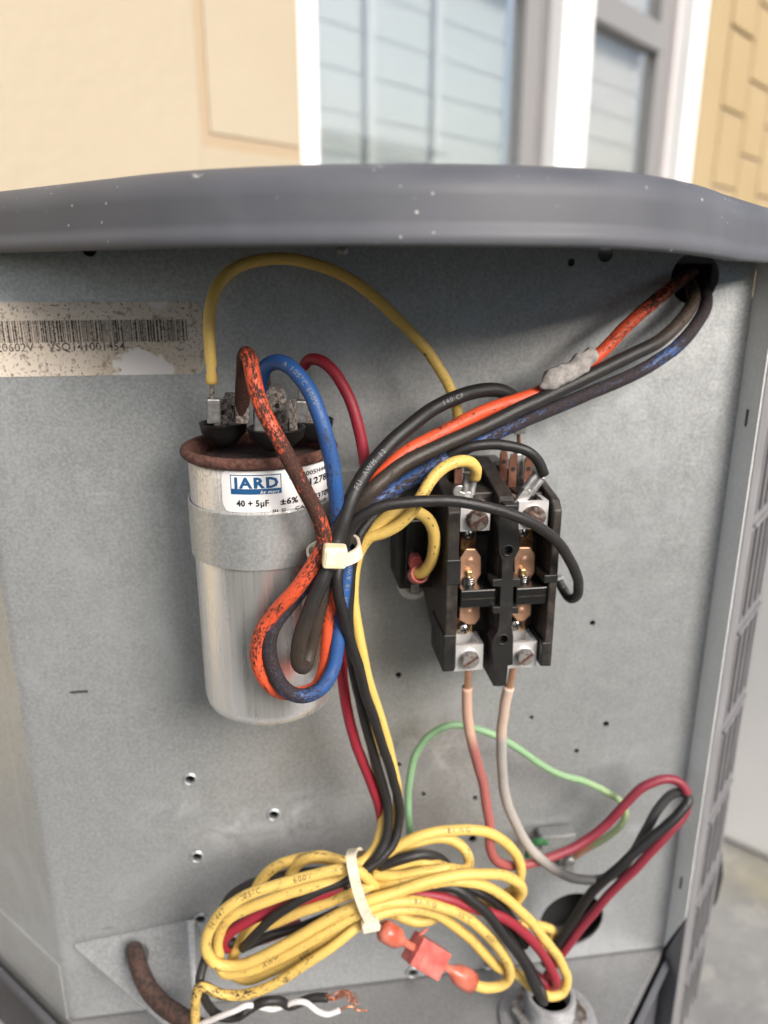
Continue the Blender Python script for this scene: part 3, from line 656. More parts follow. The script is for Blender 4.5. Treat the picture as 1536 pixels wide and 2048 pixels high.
def wire(pts, rad, colr, label, dirt=0.3, cat='wire', group=None, name='wire', cs=None, seg=14):
    P = [W(a, b, d*0.001) for (a, b, d) in pts]; S = catmull(P); sd_ = Vector((random.uniform(0, 50), 0, 0))
    S = [p + mnoise.noise_vector(p*55 + sd_)*0.00045 + mnoise.noise_vector(p*140 + sd_)*0.00016 for p in S]
    mb = MB(); mb.cols = []; mb.uv = []
    if cs is None: cs = [(0, colr, dirt), (1, colr, dirt)]
    tube_into(mb, S, rad, seg, stops(cs))
    o = mb.build(name, 'wire_jacket', smooth=True); tag(o, label, cat, group); WIRES[label] = (o, S, rad); return o
def wire_text(label, body, frac, size=0.0024, mat='wire_print', flip=False, turn=0.0):
    o, S, rad = WIRES[label]
    L = [0.0]
    for a, b in zip(S, S[1:]): L.append(L[-1] + (b-a).length)
    tot = L[-1]; vs, fs = text_mesh(body, size, 0.0, sp=1.25)
    mb = MB()
    for (x, y, _) in vs:
        s = frac*tot + (-x if flip else x); s = min(max(s, 0.0005), tot-0.0005)
        i = 0; lo, hi = 0, len(L)-2
        while lo < hi:
            mid = (lo+hi+1)//2
            if L[mid] <= s: lo = mid
            else: hi = mid-1
        i = lo; k = (s-L[i])/max(1e-9, L[i+1]-L[i]); p = S[i].lerp(S[i+1], k); t = (S[min(i+2, len(S)-1)] - S[max(i-1, 0)]).normalized()
        if flip: t = -t
        v = (CAM - p); v = (v - t*v.dot(t)).normalized(); b_ = v.cross(t)
        a = (y - size*0.35)/rad + turn; mb.v.append(p + (v*math.cos(a) + b_*math.sin(a))*(rad + 0.00012))
    mb.f = fs; mb.build('printed_text', mat, o)

BND = 'wires in the tied harness'
# orange lead
orange = [(480,835,38),(484,790,41),(487,742,44),(488,716,48),(493,706,54),(500,722,60),(514,782,63),(533,835,65),(560,885,67),(592,945,69),(620,1000,69.5),(640,1045,69),(648,1085,68),(628,1128,69.5),(590,1182,69),(545,1230,67),(519,1272,66),(515,1320,66),(532,1362,66),(562,1384,63),(600,1386,61),(634,1372,60.5),(650,1330,60),(656,1260,60),(659,1190,60),(666,1120,60),(690,1050,58.5),(740,973,56),(800,914,51),(860,878,47),(930,842,43),(1000,811,39),(1080,783,35),(1140,750,32),(1200,708,28),(1250,655,23),(1300,610,17),(1345,575,9),(1372,553,1),(1385,545,-9)]
wire(orange, 0.0025, ORA, 'grimy orange wire from the capacitor top looped through the cable tie to the corner hole', cs=[(0,ORA,1.1),(0.05,ORA,1.15),(0.07,ORA,0.95),(0.09,ORA,0.55),(0.13,ORA,0.8),(0.17,ORA,0.95),(0.22,ORA,0.75),(0.27,ORA,0.5),(0.31,ORA,0.7),(0.36,ORA,0.6),(0.42,ORA,0.3),(0.47,ORA,0.75),(0.52,ORA,0.4),(0.60,ORA,0.35),(0.66,ORA,0.6),(0.72,ORA,0.3),(0.78,ORA,0.35),(0.84,ORA,0.5),(0.88,ORA,0.6),(0.94,ORA,0.85),(1,ORA,1.0)])
blue = [(522,790,42),(522,760,45),(530,734,49),(554,723,53),(585,738,58),(612,772,61),(635,820,64),(652,870,65.5),(664,925,65.5),(672,985,64.5),(676,1035,62),(680,1075,59),(690,1120,57.5),(686,1180,58.5),(679,1240,60),(674,1290,62),(665,1335,64),(645,1372,66.5),(608,1391,67.5),(572,1380,68),(548,1345,68),(538,1300,67),(543,1262,66.5),(563,1228,65.5),(603,1178,64),(644,1128,62),(680,1085,57),(708,1045,56),(760,998,53),(830,955,49),(900,912,45),(990,868,40),(1080,828,35),(1170,790,30),(1260,752,26),(1330,712,21),(1385,660,15),(1412,612,9),(1408,578,2),(1398,560,-10)]
wire(blue, 0.00255, BLU, 'blue wire from the capacitor looped through the cable tie, sooty near the hole', cs=[(0,BLU,0.45),(0.10,BLU,0.38),(0.19,BLU,0.6),(0.24,BLU,0.5),(0.30,BLU,0.45),(0.335,BLU,0.6),(0.36,BLU,0.95),(0.42,BLU,1.0),(0.46,BLU,0.9),(0.53,BLU,0.85),(0.60,BLU,0.6),(0.66,BLU,0.72),(0.72,BLU,0.95),(0.82,BLU,1.0),(0.88,BLU,0.8),(0.92,BLU,1.2),(1,BLU,1.3)])
blackA = [(1040,850,27),(1042,832,28),(1036,806,30),(1014,786,33),(975,781,36),(925,791,40),(870,816,44),(820,852,49),(770,898,54),(730,945,59),(706,990,63),(690,1035,65),(674,1085,66.5),(660,1120,69),(645,1160,71),(622,1215,72),(603,1265,72),(596,1300,71.5),(598,1328,70),(609,1332,66.5),(619,1300,64),(630,1250,63.5),(644,1190,63),(658,1130,63),(668,1085,64),(696,1030,60),(745,978,61),(800,932,56),(880,892,51.5),(960,856,47),(1040,818,42.5),(1110,785,38),(1190,745,33),(1260,712,28),(1320,680,23),(1365,638,16),(1388,600,9),(1384,575,3),(1372,560,-10)]
BRN = (0.035, 0.027, 0.022)
wire(blackA, 0.0026, BLK, 'thick black wire from the contactor folded into the loop over the capacitor', cs=[(0,BLK,0.1),(0.3,BLK,0.15),(0.36,BRN,0.5),(0.55,BRN,0.5),(0.7,BLK,0.3),(0.86,BLK,0.3),(0.92,(0.07,0.05,0.04),0.6),(1,(0.07,0.05,0.04),0.7)])
thinblk = [(1118,1160,30),(1126,1178,31),(1140,1196,37),(1154,1192,44),(1157,1165,51),(1146,1130,57),(1120,1090,61),(1080,1055,64),(1030,1032,66),(975,1015,67),(915,1004,67.5),(860,1001,67.5),(800,1005,67.5),(750,1018,67),(712,1042,66),(692,1075,64),(682,1115,63.5),(676,1150,66),(677,1190,66.5),(688,1240,65),(702,1285,62),(716,1330,59),(732,1390,56),(752,1450,51),(772,1510,47),(788,1560,44),(799,1610,42),(798,1650,43),(785,1690,46),(757,1722,49),(725,1745,50.5),(690,1762,51.5),(640,1782,52),(580,1813,52),(530,1848,51),(497,1884,50),(487,1897,47.5),(496,1892,44),(540,1872,43),(600,1855,42),(680,1820,41)]
wire(thinblk, 0.0019, BLK, 'thin black wire curving across the contactor front down into the coil', dirt=0.25)
blk9 = [(1088,950,47),(1078,926,47.5),(1055,904,48),(1020,892,47.5),(980,888,47),(940,894,47),(900,910,46),(860,935,44),(800,985,47),(750,1030,51),(722,1065,54),(710,1100,55),(703,1140,55),(699,1190,55),(697,1240,55),(700,1290,53.5),(709,1350,51.5),(724,1420,48.5),(742,1490,45),(760,1550,42.5),(773,1600,42),(778,1640,43.5),(772,1680,46),(752,1715,48.5),(722,1738,47),(690,1752,43)]
wire(blk9, 0.0019, BLK, 'thin black wire from the right contactor lug down the harness', dirt=0.15)
yel7 = [(949,956,48),(951,938,51),(940,924,53),(917,922,55),(887,935,56.5),(862,960,58),(842,992,59),(822,1025,58.5),(795,1050,57),(765,1066,55.5),(738,1076,54),(720,1098,52.5),(709,1140,51),(706,1200,50.5),(713,1250,50),(722,1300,49.5),(739,1370,47.5),(758,1430,44.5),(776,1490,41.5),(789,1545,39),(795,1590,38.5),(792,1640,40),(778,1684,42),(752,1714,43),(715,1737,42)]
wire(yel7, 0.0021, YEL, 'yellow wire curving over the black harness from the left contactor lug', dirt=0.3, cs=[(0,YEL,0.2),(0.06,YEL,0.3),(0.15,YEL,0.6),(0.25,YEL,0.3),(1,YEL,0.2)])
yel8 = [(834,1146,36),(846,1144,38.5),(862,1125,42),(869,1095,46),(866,1060,49),(850,1034,51),(826,1023,52.5),(795,1026,53),(762,1044,53),(738,1068,52),(718,1098,49),(706,1150,47),(704,1230,46),(712,1330,43.5),(728,1420,41),(746,1500,38.5),(760,1560,37.5),(768,1610,38),(767,1650,40),(755,1690,43),(734,1716,45.5),(705,1732,46.5)]
wire(yel8, 0.0022, YEL, 'yellow wire hooking into the pink flag terminal left of the contactor', dirt=0.12)
redw = [(609,752,22),(610,732,24),(622,718,27),(645,722,31),(670,745,34),(693,785,37),(710,830,39),(721,880,40),(728,925,41),(731,980,42),(722,1040,44),(708,1100,46),(694,1180,45),(685,1260,44.5),(684,1330,44),(691,1400,43),(705,1460,41.5),(725,1520,40),(745,1575,39),(759,1615,38),(763,1655,38),(748,1705,39),(700,1750,41)]
wire(redw, 0.0021, RED, 'red wire rising from the capacitor rear cup and running down behind the harness', dirt=0.2)
red2 = [(736,1030,41),(716,1110,43),(702,1190,42),(694,1260,42),(693,1330,41.5),(700,1400,40.5),(714,1460,39),(734,1522,37.5),(752,1577,37),(765,1617,36),(768,1655,36),(752,1705,37),(705,1755,39)]
arc = [(423,768,40),(422,735,40),(419,700,40),(417,660,39),(421,615,37),(435,573,35),(463,541,33),(506,523,31),(556,517,30),(610,523,29),(665,541,28),(720,571,27),(772,613,26.5),(820,662,26),(862,712,26),(893,760,26),(910,805,25),(917,850,24),(918,895,23),(917,925,23)]
wire(arc, 0.0020, YEL, 'yellow jumper wire arching from the capacitor up under the cover to the contactor', dirt=0.25, cs=[(0,YEL,0.1),(0.3,YEL,0.2),(0.5,YEL,0.25),(0.8,YEL,0.42),(1,YEL,0.3)])
# incoming supply wires
PEACH = (0.52, 0.33, 0.25); GREYI = (0.33, 0.31, 0.29)
l1 = [(935,1375,44),(934,1400,43),(937,1450,41),(948,1502,38),(964,1560,36),(974,1610,36),(979,1650,37),(979,1690,38),(990,1718,37),(1020,1731,35),(1061,1727,33),(1099,1715,31),(1162,1687,29),(1213,1649,28),(1251,1608,28),(1284,1575,28),(1327,1559,28),(1360,1566,29),(1376,1591,31),(1370,1624,33),(1340,1662,35),(1289,1718,35),(1213,1794,33),(1150,1872,32),(1110,1925,32),(1092,1955,32)]
wire(l1, 0.0021, DRED, 'faded red supply wire from the lower left lug looping to the conduit fitting', cs=[(0,PEACH,0.0),(0.07,PEACH,0.05),(0.10,(0.34,0.12,0.11),0.1),(0.3,(0.32,0.085,0.08),0.15),(0.42,DRED,0.1),(1,DRED,0.1)])
l2 = [(1019,1375,44),(1012,1400,43),(1005,1445,41.5),(1003,1500,40),(1006,1560,38),(1014,1605,37),(1030,1645,36),(1050,1681,35.5),(1076,1712,35),(1111,1740,34),(1150,1758,33),(1200,1759,31),(1238,1740,30),(1269,1702,29),(1290,1665,28),(1315,1620,27.5),(1345,1588,27.5),(1368,1584,29),(1377,1597,32),(1356,1629,35),(1302,1677,36),(1250,1722,36),(1188,1780,33),(1150,1835,31),(1112,1890,30),(1090,1930,30)]
wire(l2, 0.0022, BLK, 'grey faded black supply wire from the lower right lug looping to the conduit fitting', cs=[(0,(0.50,0.38,0.31),0.0),(0.07,(0.48,0.37,0.30),0.1),(0.085,GREYI,0.3),(0.30,(0.36,0.33,0.30),0.15),(0.36,(0.06,0.06,0.06),0.2),(0.6,(0.05,0.05,0.05),0.2),(0.66,BLK,0.1),(1,BLK,0.1)])
gw = [(1150,1712,7),(1172,1698,10),(1201,1683,14),(1238,1656,18),(1251,1630,19),(1241,1604,19),(1212,1584,18),(1174,1565,18),(1119,1549,19),(1081,1529,20),(1037,1497,21),(994,1472,21),(939,1453,20),(901,1450,20),(862,1469,20),(835,1502,20),(820,1551,20),(816,1606,20),(819,1660,20),(822,1700,21),(826,1745,22),(840,1790,22)]
wire(gw, 0.0016, GRN, 'pale green ground wire arching over the panel to the corroded lug', dirt=0.12, cs=[(0,(0.5,0.25,0.16),0.1),(0.045,(0.5,0.25,0.16),0.1),(0.06,(0.30,0.36,0.20),0.1),(0.2,(0.30,0.40,0.20),0.1),(0.3,GRN,0.1),(1,(0.18,0.35,0.20),0.1)])
# the coiled surplus, front to back
CO = 'coiled surplus wires on the lower tie'
def coil(pts, colr, label, rad=0.00225, dirt=0.40): wire(pts, rad, colr, label, dirt, name='wire', group=None)
coil([(752,1775,48),(715,1742,53),(690,1737,54),(630,1750,54),(560,1767,53),(490,1793,52),(441,1827,51),(417,1868,50),(414,1903,49.5),(430,1927,49.5),(465,1932,50),(512,1918,52),(570,1888,53.5),(640,1848,54.5),(700,1818,55),(740,1800,55),(800,1781,54),(867,1760,53),(933,1748,51),(1000,1749,49),(1033,1763,47),(1044,1783,44),(1032,1802,40),(1008,1817,37),(985,1822,35)], YEL, 'yellow wire forming the foremost long loop of the coil')
coil([(760,1700,40),(716,1750,48),(690,1756,50),(640,1768,50.5),(570,1790,50),(500,1815,48),(457,1838,46.5),(440,1862,45),(436,1905,44),(446,1945,46),(490,1944,49),(560,1915,52),(640,1870,54),(710,1832,54.5),(770,1807,53),(833,1803,52),(883,1814,51),(933,1836,50),(973,1868,49),(1000,1901,48),(1018,1933,47),(1016,1960,46),(1000,1972,46),(970,1976,46),(945,1968,46)], YEL, 'yellow wire looping from the coil into the right end of the orange splice')
coil([(735,1722,40),(700,1725,44),(640,1712,42),(604,1722,39),(580,1750,37),(572,1785,37),(500,1855,41),(470,1905,42),(462,1945,43),(492,1958,45.5),(540,1945,48.5),(600,1915,50.5),(660,1878,52),(718,1845,52.5),(790,1820,49),(860,1825,47),(893,1840,46),(933,1870,45),(967,1905,44),(1000,1935,43),(1035,1948,43),(1060,1970,43),(1100,1992,43),(1124,1984,42),(1133,1958,41),(1122,1926,41),(1100,1893,41.5),(1067,1850,43),(1027,1810,45),(987,1781,47),(950,1767,48),(900,1762,48.5),(830,1775,48),(745,1795,47)], YEL, 'yellow wire of the coil dipping into the conduit fitting')
coil([(740,1735,40),(770,1710,42),(800,1691,43),(850,1670,43),(900,1661,42),(945,1660,41),(983,1667,40),(1017,1690,39),(1037,1718,38),(1041,1745,38),(1030,1775,36),(990,1800,35),(930,1810,36),(850,1800,40),(780,1780,44),(720,1765,46)], YEL, 'yellow wire forming the high loop at the right of the coil')
coil([(745,1748,44),(800,1752,47),(850,1743,48),(895,1737,48),(930,1740,46),(938,1728,42),(936,1712,39),(925,1694,37),(902,1679,36),(870,1676,36),(820,1690,37),(770,1725,38)], YEL, 'yellow wire making the small inner loop of the coil')
coil([(740,1775,46),(790,1768,49),(850,1755,50),(905,1742,49),(870,1728,45),(830,1722,43),(780,1737,42),(740,1755,42)], YEL, 'yellow wire lying flat between the two right loops', 0.0022)
coil([(690,1722,38),(640,1716,38),(600,1716,36),(560,1728,35),(525,1757,35),(500,1800,36),(500,1840,38),(530,1850,41),(590,1828,46),(650,1806,49),(710,1782,51),(745,1768,50)], YEL, 'yellow wire of the coil arching highest on the left behind the others')
coil([(750,1812,44),(790,1828,42),(827,1842,42),(860,1840,42),(882,1825,41),(850,1812,39),(790,1806,39)], YEL, 'short yellow wire loop hanging under the coil above the splice', 0.0022)
coil([(1010,1860,31),(1040,1850,29),(1083,1853,27),(1107,1864,26),(1100,1882,27),(1072,1892,29)], YEL, 'yellow wire end curling in front of the big panel hole', 0.0021)
coil([(760,1733,44),(815,1714,45),(851,1709,44),(884,1722,42),(902,1745,40),(930,1772,41),(967,1790,42),(1000,1813,42),(1030,1850,40),(1050,1890,39)], BLK, 'black wire arching across the right half of the coil', 0.0022, 0.15)
coil([(700,1772,50),(640,1742,34),(560,1752,34),(500,1768,34),(460,1795,35),(435,1840,37),(420,1890,40),(407,1930,45),(400,1958,49),(404,1985,51),(418,2013,51),(440,2033,51),(470,2034,52),(500,2016,54),(530,2003,55),(560,2003,54),(580,2012,52),(600,2005,51),(628,1995,51),(655,1995,52)], BLK, 'black stripped wire twisted round the white one below the coil', 0.0019, 0.35)
coil([(740,1790,44),(820,1775,46),(907,1777,49),(942,1800,50),(980,1833,50.5),(1013,1877,50.5),(1047,1925,50),(1067,1965,49.5),(1082,1996,49),(1087,2000,46),(1080,1975,42),(1062,1940,40),(1040,1907,40),(1017,1863,41),(990,1830,42)], BLK, 'black wire of the coil folded sharply above the conduit fitting', 0.0022, 0.1)
coil([(745,1770,45),(690,1775,47.5),(640,1788,47.5),(570,1812,46.5),(505,1838,45.5),(458,1866,44),(446,1888,42.5),(462,1897,40),(520,1880,39),(600,1850,40)], RED, 'red wire lying inside the left loop of the coil', 0.0022, 0.25)
coil([(760,1790,46),(850,1789,48),(893,1797,48.5),(940,1815,48.5),(1000,1832,47.5),(1033,1852,46.5),(1067,1884,45.5),(1093,1921,44.5),(1108,1950,44),(1111,1968,42.5),(1098,1970,40.5),(1078,1955,38.5),(1060,1940,36)], RED, 'dark red wire of the coil curving down to the conduit fitting', 0.0022, 0.3)
coil([(470,1888,41),(430,1872,38),(450,1850,37),(520,1838,38),(600,1818,40),(680,1790,42)], BLK, 'black wire tucked at the back of the left loop', 0.0022, 0.15)
wire([(392,2052,50),(390,2020,51),(392,1992,52),(398,1973,53),(412,1974,54),(436,1987,55),(480,1991,56),(535,1974,57),(600,1937,57.5),(660,1897,57),(708,1858,55),(735,1838,52)], 0.0020, YEL, 'dirt blackened thin yellow wire sagging under the coil to the brown cable', cs=[(0,YEL,0.55),(0.15,YEL,0.6),(0.4,YEL,0.62),(0.7,YEL,0.5),(1,YEL,0.2)])
wire([(390,2056,52),(410,2046,53),(440,2034,55),(470,2022,56),(495,2011,55.5),(520,2013,54),(545,2018,53),(570,2010,53),(592,2002,54),(610,2004,55),(632,2020,55.5),(652,2028,55),(680,2020,54.5)], 0.0012, WHT, 'thin white wire twisted with the black one below the coil', dirt=0.12)
wire([(384,2058,47),(400,2052,48),(425,2058,49),(450,2070,49)], 0.0014, (0.45, 0.03, 0.025), 'thin red conductor stub leaving the brown cable', dirt=0.1)
wire([(380,2050,50),(395,2050,51),(412,2062,52),(425,2075,52)], 0.0014, (0.03, 0.16, 0.10), 'thin green conductor stub leaving the brown cable', dirt=0.1)
for lb_, tx, fr, fl in (
    ('yellow wire forming the foremost long loop of the coil', '600V', 0.155, True), ('yellow wire forming the foremost long loop of the coil', '105°C', 0.235, True), ('yellow wire forming the foremost long loop of the coil', 'E41447', 0.30, True),
    ('yellow wire looping from the coil into the right end of the orange splice', 'AWM', 0.425, False), ('yellow wire looping from the coil into the right end of the orange splice', '18AWG', 0.66, False), ('yellow wire looping from the coil into the right end of the orange splice', '105°C', 0.735, False), ('yellow wire looping from the coil into the right end of the orange splice', '600V', 0.81, False),
    ('yellow wire of the coil dipping into the conduit fitting', '600V', 0.31, False), ('yellow wire forming the high loop at the right of the coil', '18AWG', 0.20, False)):
    wire_text(lb_, tx, fr, 0.0030, 'wire_print', fl)
for tx, fr in (('- -', 0.10), ('- -', 0.16), ('- -', 0.48), ('- -', 0.56), ('- -', 0.64)):
    wire_text('yellow wire hooking into the pink flag terminal left of the contactor', tx, fr, 0.0040, 'wire_print', True, 0.4)
wire_text('blue wire from the capacitor looped through the cable tie, sooty near the hole', 'A 105°C 600V', 0.055, 0.0023, 'wire_print_white', False)
wire_text('blue wire from the capacitor looped through the cable tie, sooty near the hole', 'AWM  18 AWG', 0.275, 0.0023, 'wire_print_white', True, -0.5)
wire_text('thick black wire from the contactor folded into the loop over the capacitor', 'FU  AWM  12', 0.225, 0.0024, 'wire_print_white', True)
wire_text('thick black wire from the contactor folded into the loop over the capacitor', '140 CF', 0.115, 0.0024, 'wire_print_white', True)
wire_text('black stripped wire twisted round the white one below the coil', '90°C', 0.66, 0.0024, 'wire_print_white', False)
wire_text('black stripped wire twisted round the white one below the coil', '1000V', 0.755, 0.0024, 'wire_print_white', False)

# ends: stripped copper
def child_tube(par, pts, rad, mat, name, seg=10):
    mb = MB(); tube_into(mb, catmull([W(a, b, d*0.001) for (a, b, d) in pts], 0.0006), rad, seg); mb.cols = None
    return mb.build(name, mat, par, smooth=True)
o = WIRES['black stripped wire twisted round the white one below the coil'][0]
for k in range(14):
    random.seed(100 + k); j = lambda s: random.uniform(-s, s)
    child_tube(o, [(652, 1995+j(7), 52+j(1.2)), (668, 1993+j(9), 52+j(2)), (684+j(4), 1988+j(9), 52+j(3)), (697+j(6), 1990+j(10), 53+j(3)), (706+j(8), 1996+j(10), 53+j(3)), (712+j(8), 2004+j(8), 53+j(2))], 0.00018, 'copper_strand', 'strand', 6)
o = WIRES['thin white wire twisted with the black one below the coil'][0]
child_tube(o, [(678, 2021, 54.5), (692, 2014, 54.5), (706, 2014, 54.5), (714, 2020, 54.5), (735, 2021, 55)], 0.0004, 'copper_strand', 'bare_copper')
o = WIRES['faded red supply wire from the lower left lug looping to the conduit fitting'][0]
child_tube(o, [(936, 1325, 44), (936, 1350, 44), (935, 1380, 43.8)], 0.0014, 'copper', 'bare_copper')
o = WIRES['grey faded black supply wire from the lower right lug looping to the conduit fitting'][0]
child_tube(o, [(1030, 1320, 44), (1024, 1350, 44), (1018, 1380, 43.8)], 0.0014, 'copper', 'bare_copper')
# brown thermostat cable through the tab
bc = [(268, 1900, 10), (272, 1912, 15), (280, 1940, 22), (296, 1975, 29), (322, 2006, 36), (352, 2028, 43), (385, 2048, 49), (400, 2058, 51)]
P = [W(a, b, d*0.001) for a, b, d in bc]; mb = MB(); tube_into(mb, catmull(P), 0.0040, 16)
o = mb.build('cable', 'brown_jacket', smooth=True); tag(o, 'dirty brown thermostat cable emerging from the hole in the tab', 'cable')
MB().obox(W(392, 2040, 56), (1, 0.1, 0.9), (0, -1, 0), (-0.9, 0, 1), 0.0035, 0.0003, 0.0006)

# ------------------------------------------------------------------ grey putty smeared on the orange wire
mb = MB(); S = catmull([W(1080, 775, 0.0392), W(1110, 757, 0.0380), W(1150, 735, 0.0360), W(1192, 704, 0.0335)], 0.0010)
random.seed(5)
for i, p in enumerate(S):
    t = i/(len(S)-1); tg = (S[min(i+1, len(S)-1)] - S[max(0, i-1)]).normalized(); N = Vector((0, -1, 0)); N = (N - tg*N.dot(tg)).normalized(); B = tg.cross(N)
    wv = (0.0032 + 0.0012*mnoise.noise(p*260)) * (min(1, t*7+0.2)) * min(1, (1-t)*9+0.45)
    for k in range(12):
        a = 2*math.pi*k/12; rr = wv*(1 + 0.35*mnoise.noise((p + (N*math.cos(a) + B*math.sin(a))*0.003)*420)); mb.v.append(p + N*math.cos(a)*rr*0.7 + B*math.sin(a)*rr*1.05)
for i in range(len(S)-1):
    for k in range(12): a, b = i*12+k, i*12+(k+1) % 12; mb.f.append((a, b, b+12, a+12))
mb.f.append(tuple(range(11, -1, -1))); mb.f.append(tuple((len(S)-1)*12 + k for k in range(12)))
tag(mb.build('putty_smear', 'putty', smooth=True), 'crusty grey putty smear stuck on the orange wire', 'putty')

# ------------------------------------------------------------------ capacitor
CX, CD, CZ0, CZ1, CR = -0.0490, 0.031, 0.4605, 0.5605, 0.0252
cap = empty('capacitor', (CX, -CD, CZ0), 'round aluminium run capacitor with rusty top and white printed sticker', 'capacitor')
cc = lambda z: (CX, -CD, z)
MB().lathe([(CR-0.006, 0), (CR-0.0028, 0.0006), (CR-0.0008, 0.0024), (CR, 0.0058), (CR, CZ1-CZ0-0.0062), (CR, CZ1-CZ0-0.0020), (CR-0.0010, CZ1-CZ0-0.0019), (CR-0.0011, CZ1-CZ0-0.0066), (CR-0.0030, CZ1-CZ0-0.0068)], cc(CZ0), seg=72).build('can', 'aluminium_can', cap, smooth=True)
MB().lathe([(CR-0.0006, -0.0024), (CR+0.0013, -0.0021), (CR+0.0024, -0.0010), (CR+0.0026, 0.0002), (CR+0.0020, 0.0014), (CR+0.0008, 0.0019), (CR-0.0006, 0.0013), (CR-0.0011, 0.0), (CR-0.0012, -0.0050), (CR-0.0008, -0.0052)], cc(CZ1), seg=72, caps=False).build('crimped_rim', 'rust', cap, smooth=True)
MB().lathe([(CR-0.0013, -0.0056), (CR-0.0013, -0.0044), (CR-0.0030, -0.0040), (0.015, -0.0042), (0.013, -0.0034), (0.002, -0.0032)], cc(CZ1), seg=72).build('top_plate', 'rust_shaded', cap, auto=40)
def on_can(s, z, off=0.0):     # s is arc length from the point facing -y
    a = s/CR; return (CX + (CR+off)*math.sin(a), -CD - (CR+off)*math.cos(a), z)
def arc_of(px, py):             # photo direction met with the can
    r = ray(px, py); ox, oy = CAM.x - CX, CAM.y + CD; A = r.x**2 + r.y**2; B = 2*(ox*r.x + oy*r.y); Cq = ox*ox + oy*oy - (CR+0.0002)**2
    disc = B*B - 4*A*Cq; t = (-B - math.sqrt(max(0, disc)))/(2*A); h = CAM + r*t; return math.atan2(h.x - CX, -(h.y + CD))*CR, h.z
sA, zA = arc_of(441, 940); sB, zB = arc_of(657, 1010); _, zC = arc_of(441, 1020)
sB = max(sB, sA + 0.046)
zt_, zb_ = zA, zC - 0.0002
pts = rrect(sA, sB, zb_, zt_, 0.0025, 4)
nx = 40; mb = MB()
for j in range(2):
    for i in range(nx+1):
        t = i/nx; s = sA + (sB-sA)*t; e = min(s-sA, sB-s); cr = 0.0025; dz = 0 if e > cr else cr - math.sqrt(max(0, cr*cr - (cr-e)**2))
        mb.v.append(Vector(on_can(s, (zb_ + dz) if j == 0 else (zt_ - dz), 0.00022)))
for i in range(nx): mb.f.append((i, i+1, nx+1+i+1, nx+1+i))
lab = mb.build('sticker', 'label_white', cap, smooth=True)
def can_quad(s0, s1, z0, z1, off, mat, name):
    mb = MB(); n_ = 14
    for z in (z0, z1):
        for i in range(n_+1): mb.v.append(Vector(on_can(s0 + (s1-s0)*i/n_, z, off)))
    for i in range(n_): mb.f.append((i, i+1, n_+2+i, n_+1+i))
    return mb.build(name, mat, lab)
def can_text(body, px0, py0, px1, hpx, mat='print_black', bold=0.00005, off=0.00042, shear=0, sp=1.0):
    s0, z0 = arc_of(px0, py0); s1, _ = arc_of(px1, py0); _, z1 = arc_of(px0, py0 - hpx)
    vs, fs = text_mesh(body, 0.01, bold*0.6, shear, sp=max(sp, 1.06)); xs = [v[0] for v in vs]; ys = [v[1] for v in vs]
    kx = (s1-s0)/(max(xs)-min(xs)); kz = (z1-z0)/max(ys)
    MB().add([on_can(s0 + (v[0]-min(xs))*kx, z0 + v[1]*kz, off) for v in vs], fs).build('lettering', mat, lab)
a0, z0 = arc_of(460, 949); a1, _ = arc_of(562, 949); _, z1 = arc_of(463, 988); _, zm = arc_of(463, 977)
can_quad(a0, a1, z1, z0, 0.00030, 'print_blue', 'logo_frame')
can_quad(a0+0.0003, a1-0.0003, zm, z0-0.0003, 0.00036, 'print_white', 'logo_field')
can_text('JARD', 465, 975, 557, 21, 'print_blue', 0.0007, 0.00044, sp=1.2)
can_text('by mars', 521, 987, 559, 6.5, 'print_white', 0.0002, 0.00044, 0.3)
can_text('40 + 5μF', 474, 1012, 538, 12.5, bold=0.0005)
can_text('±6%', 561, 1009, 596, 12.5, bold=0.0005)
can_text('440/370VAC', 602, 1006, 664, 11.5, bold=0.0004)
can_text('SH  S2', 545, 1025, 572, 6.5, bold=0.0004)
can_text('CAPACITOR', 590, 1019, 652, 6.5, bold=0.0004)
can_text('32L4005H44N3', 578, 957, 658, 9, bold=0.0003)
can_text('12786', 619, 970, 657, 14, bold=0.0005)
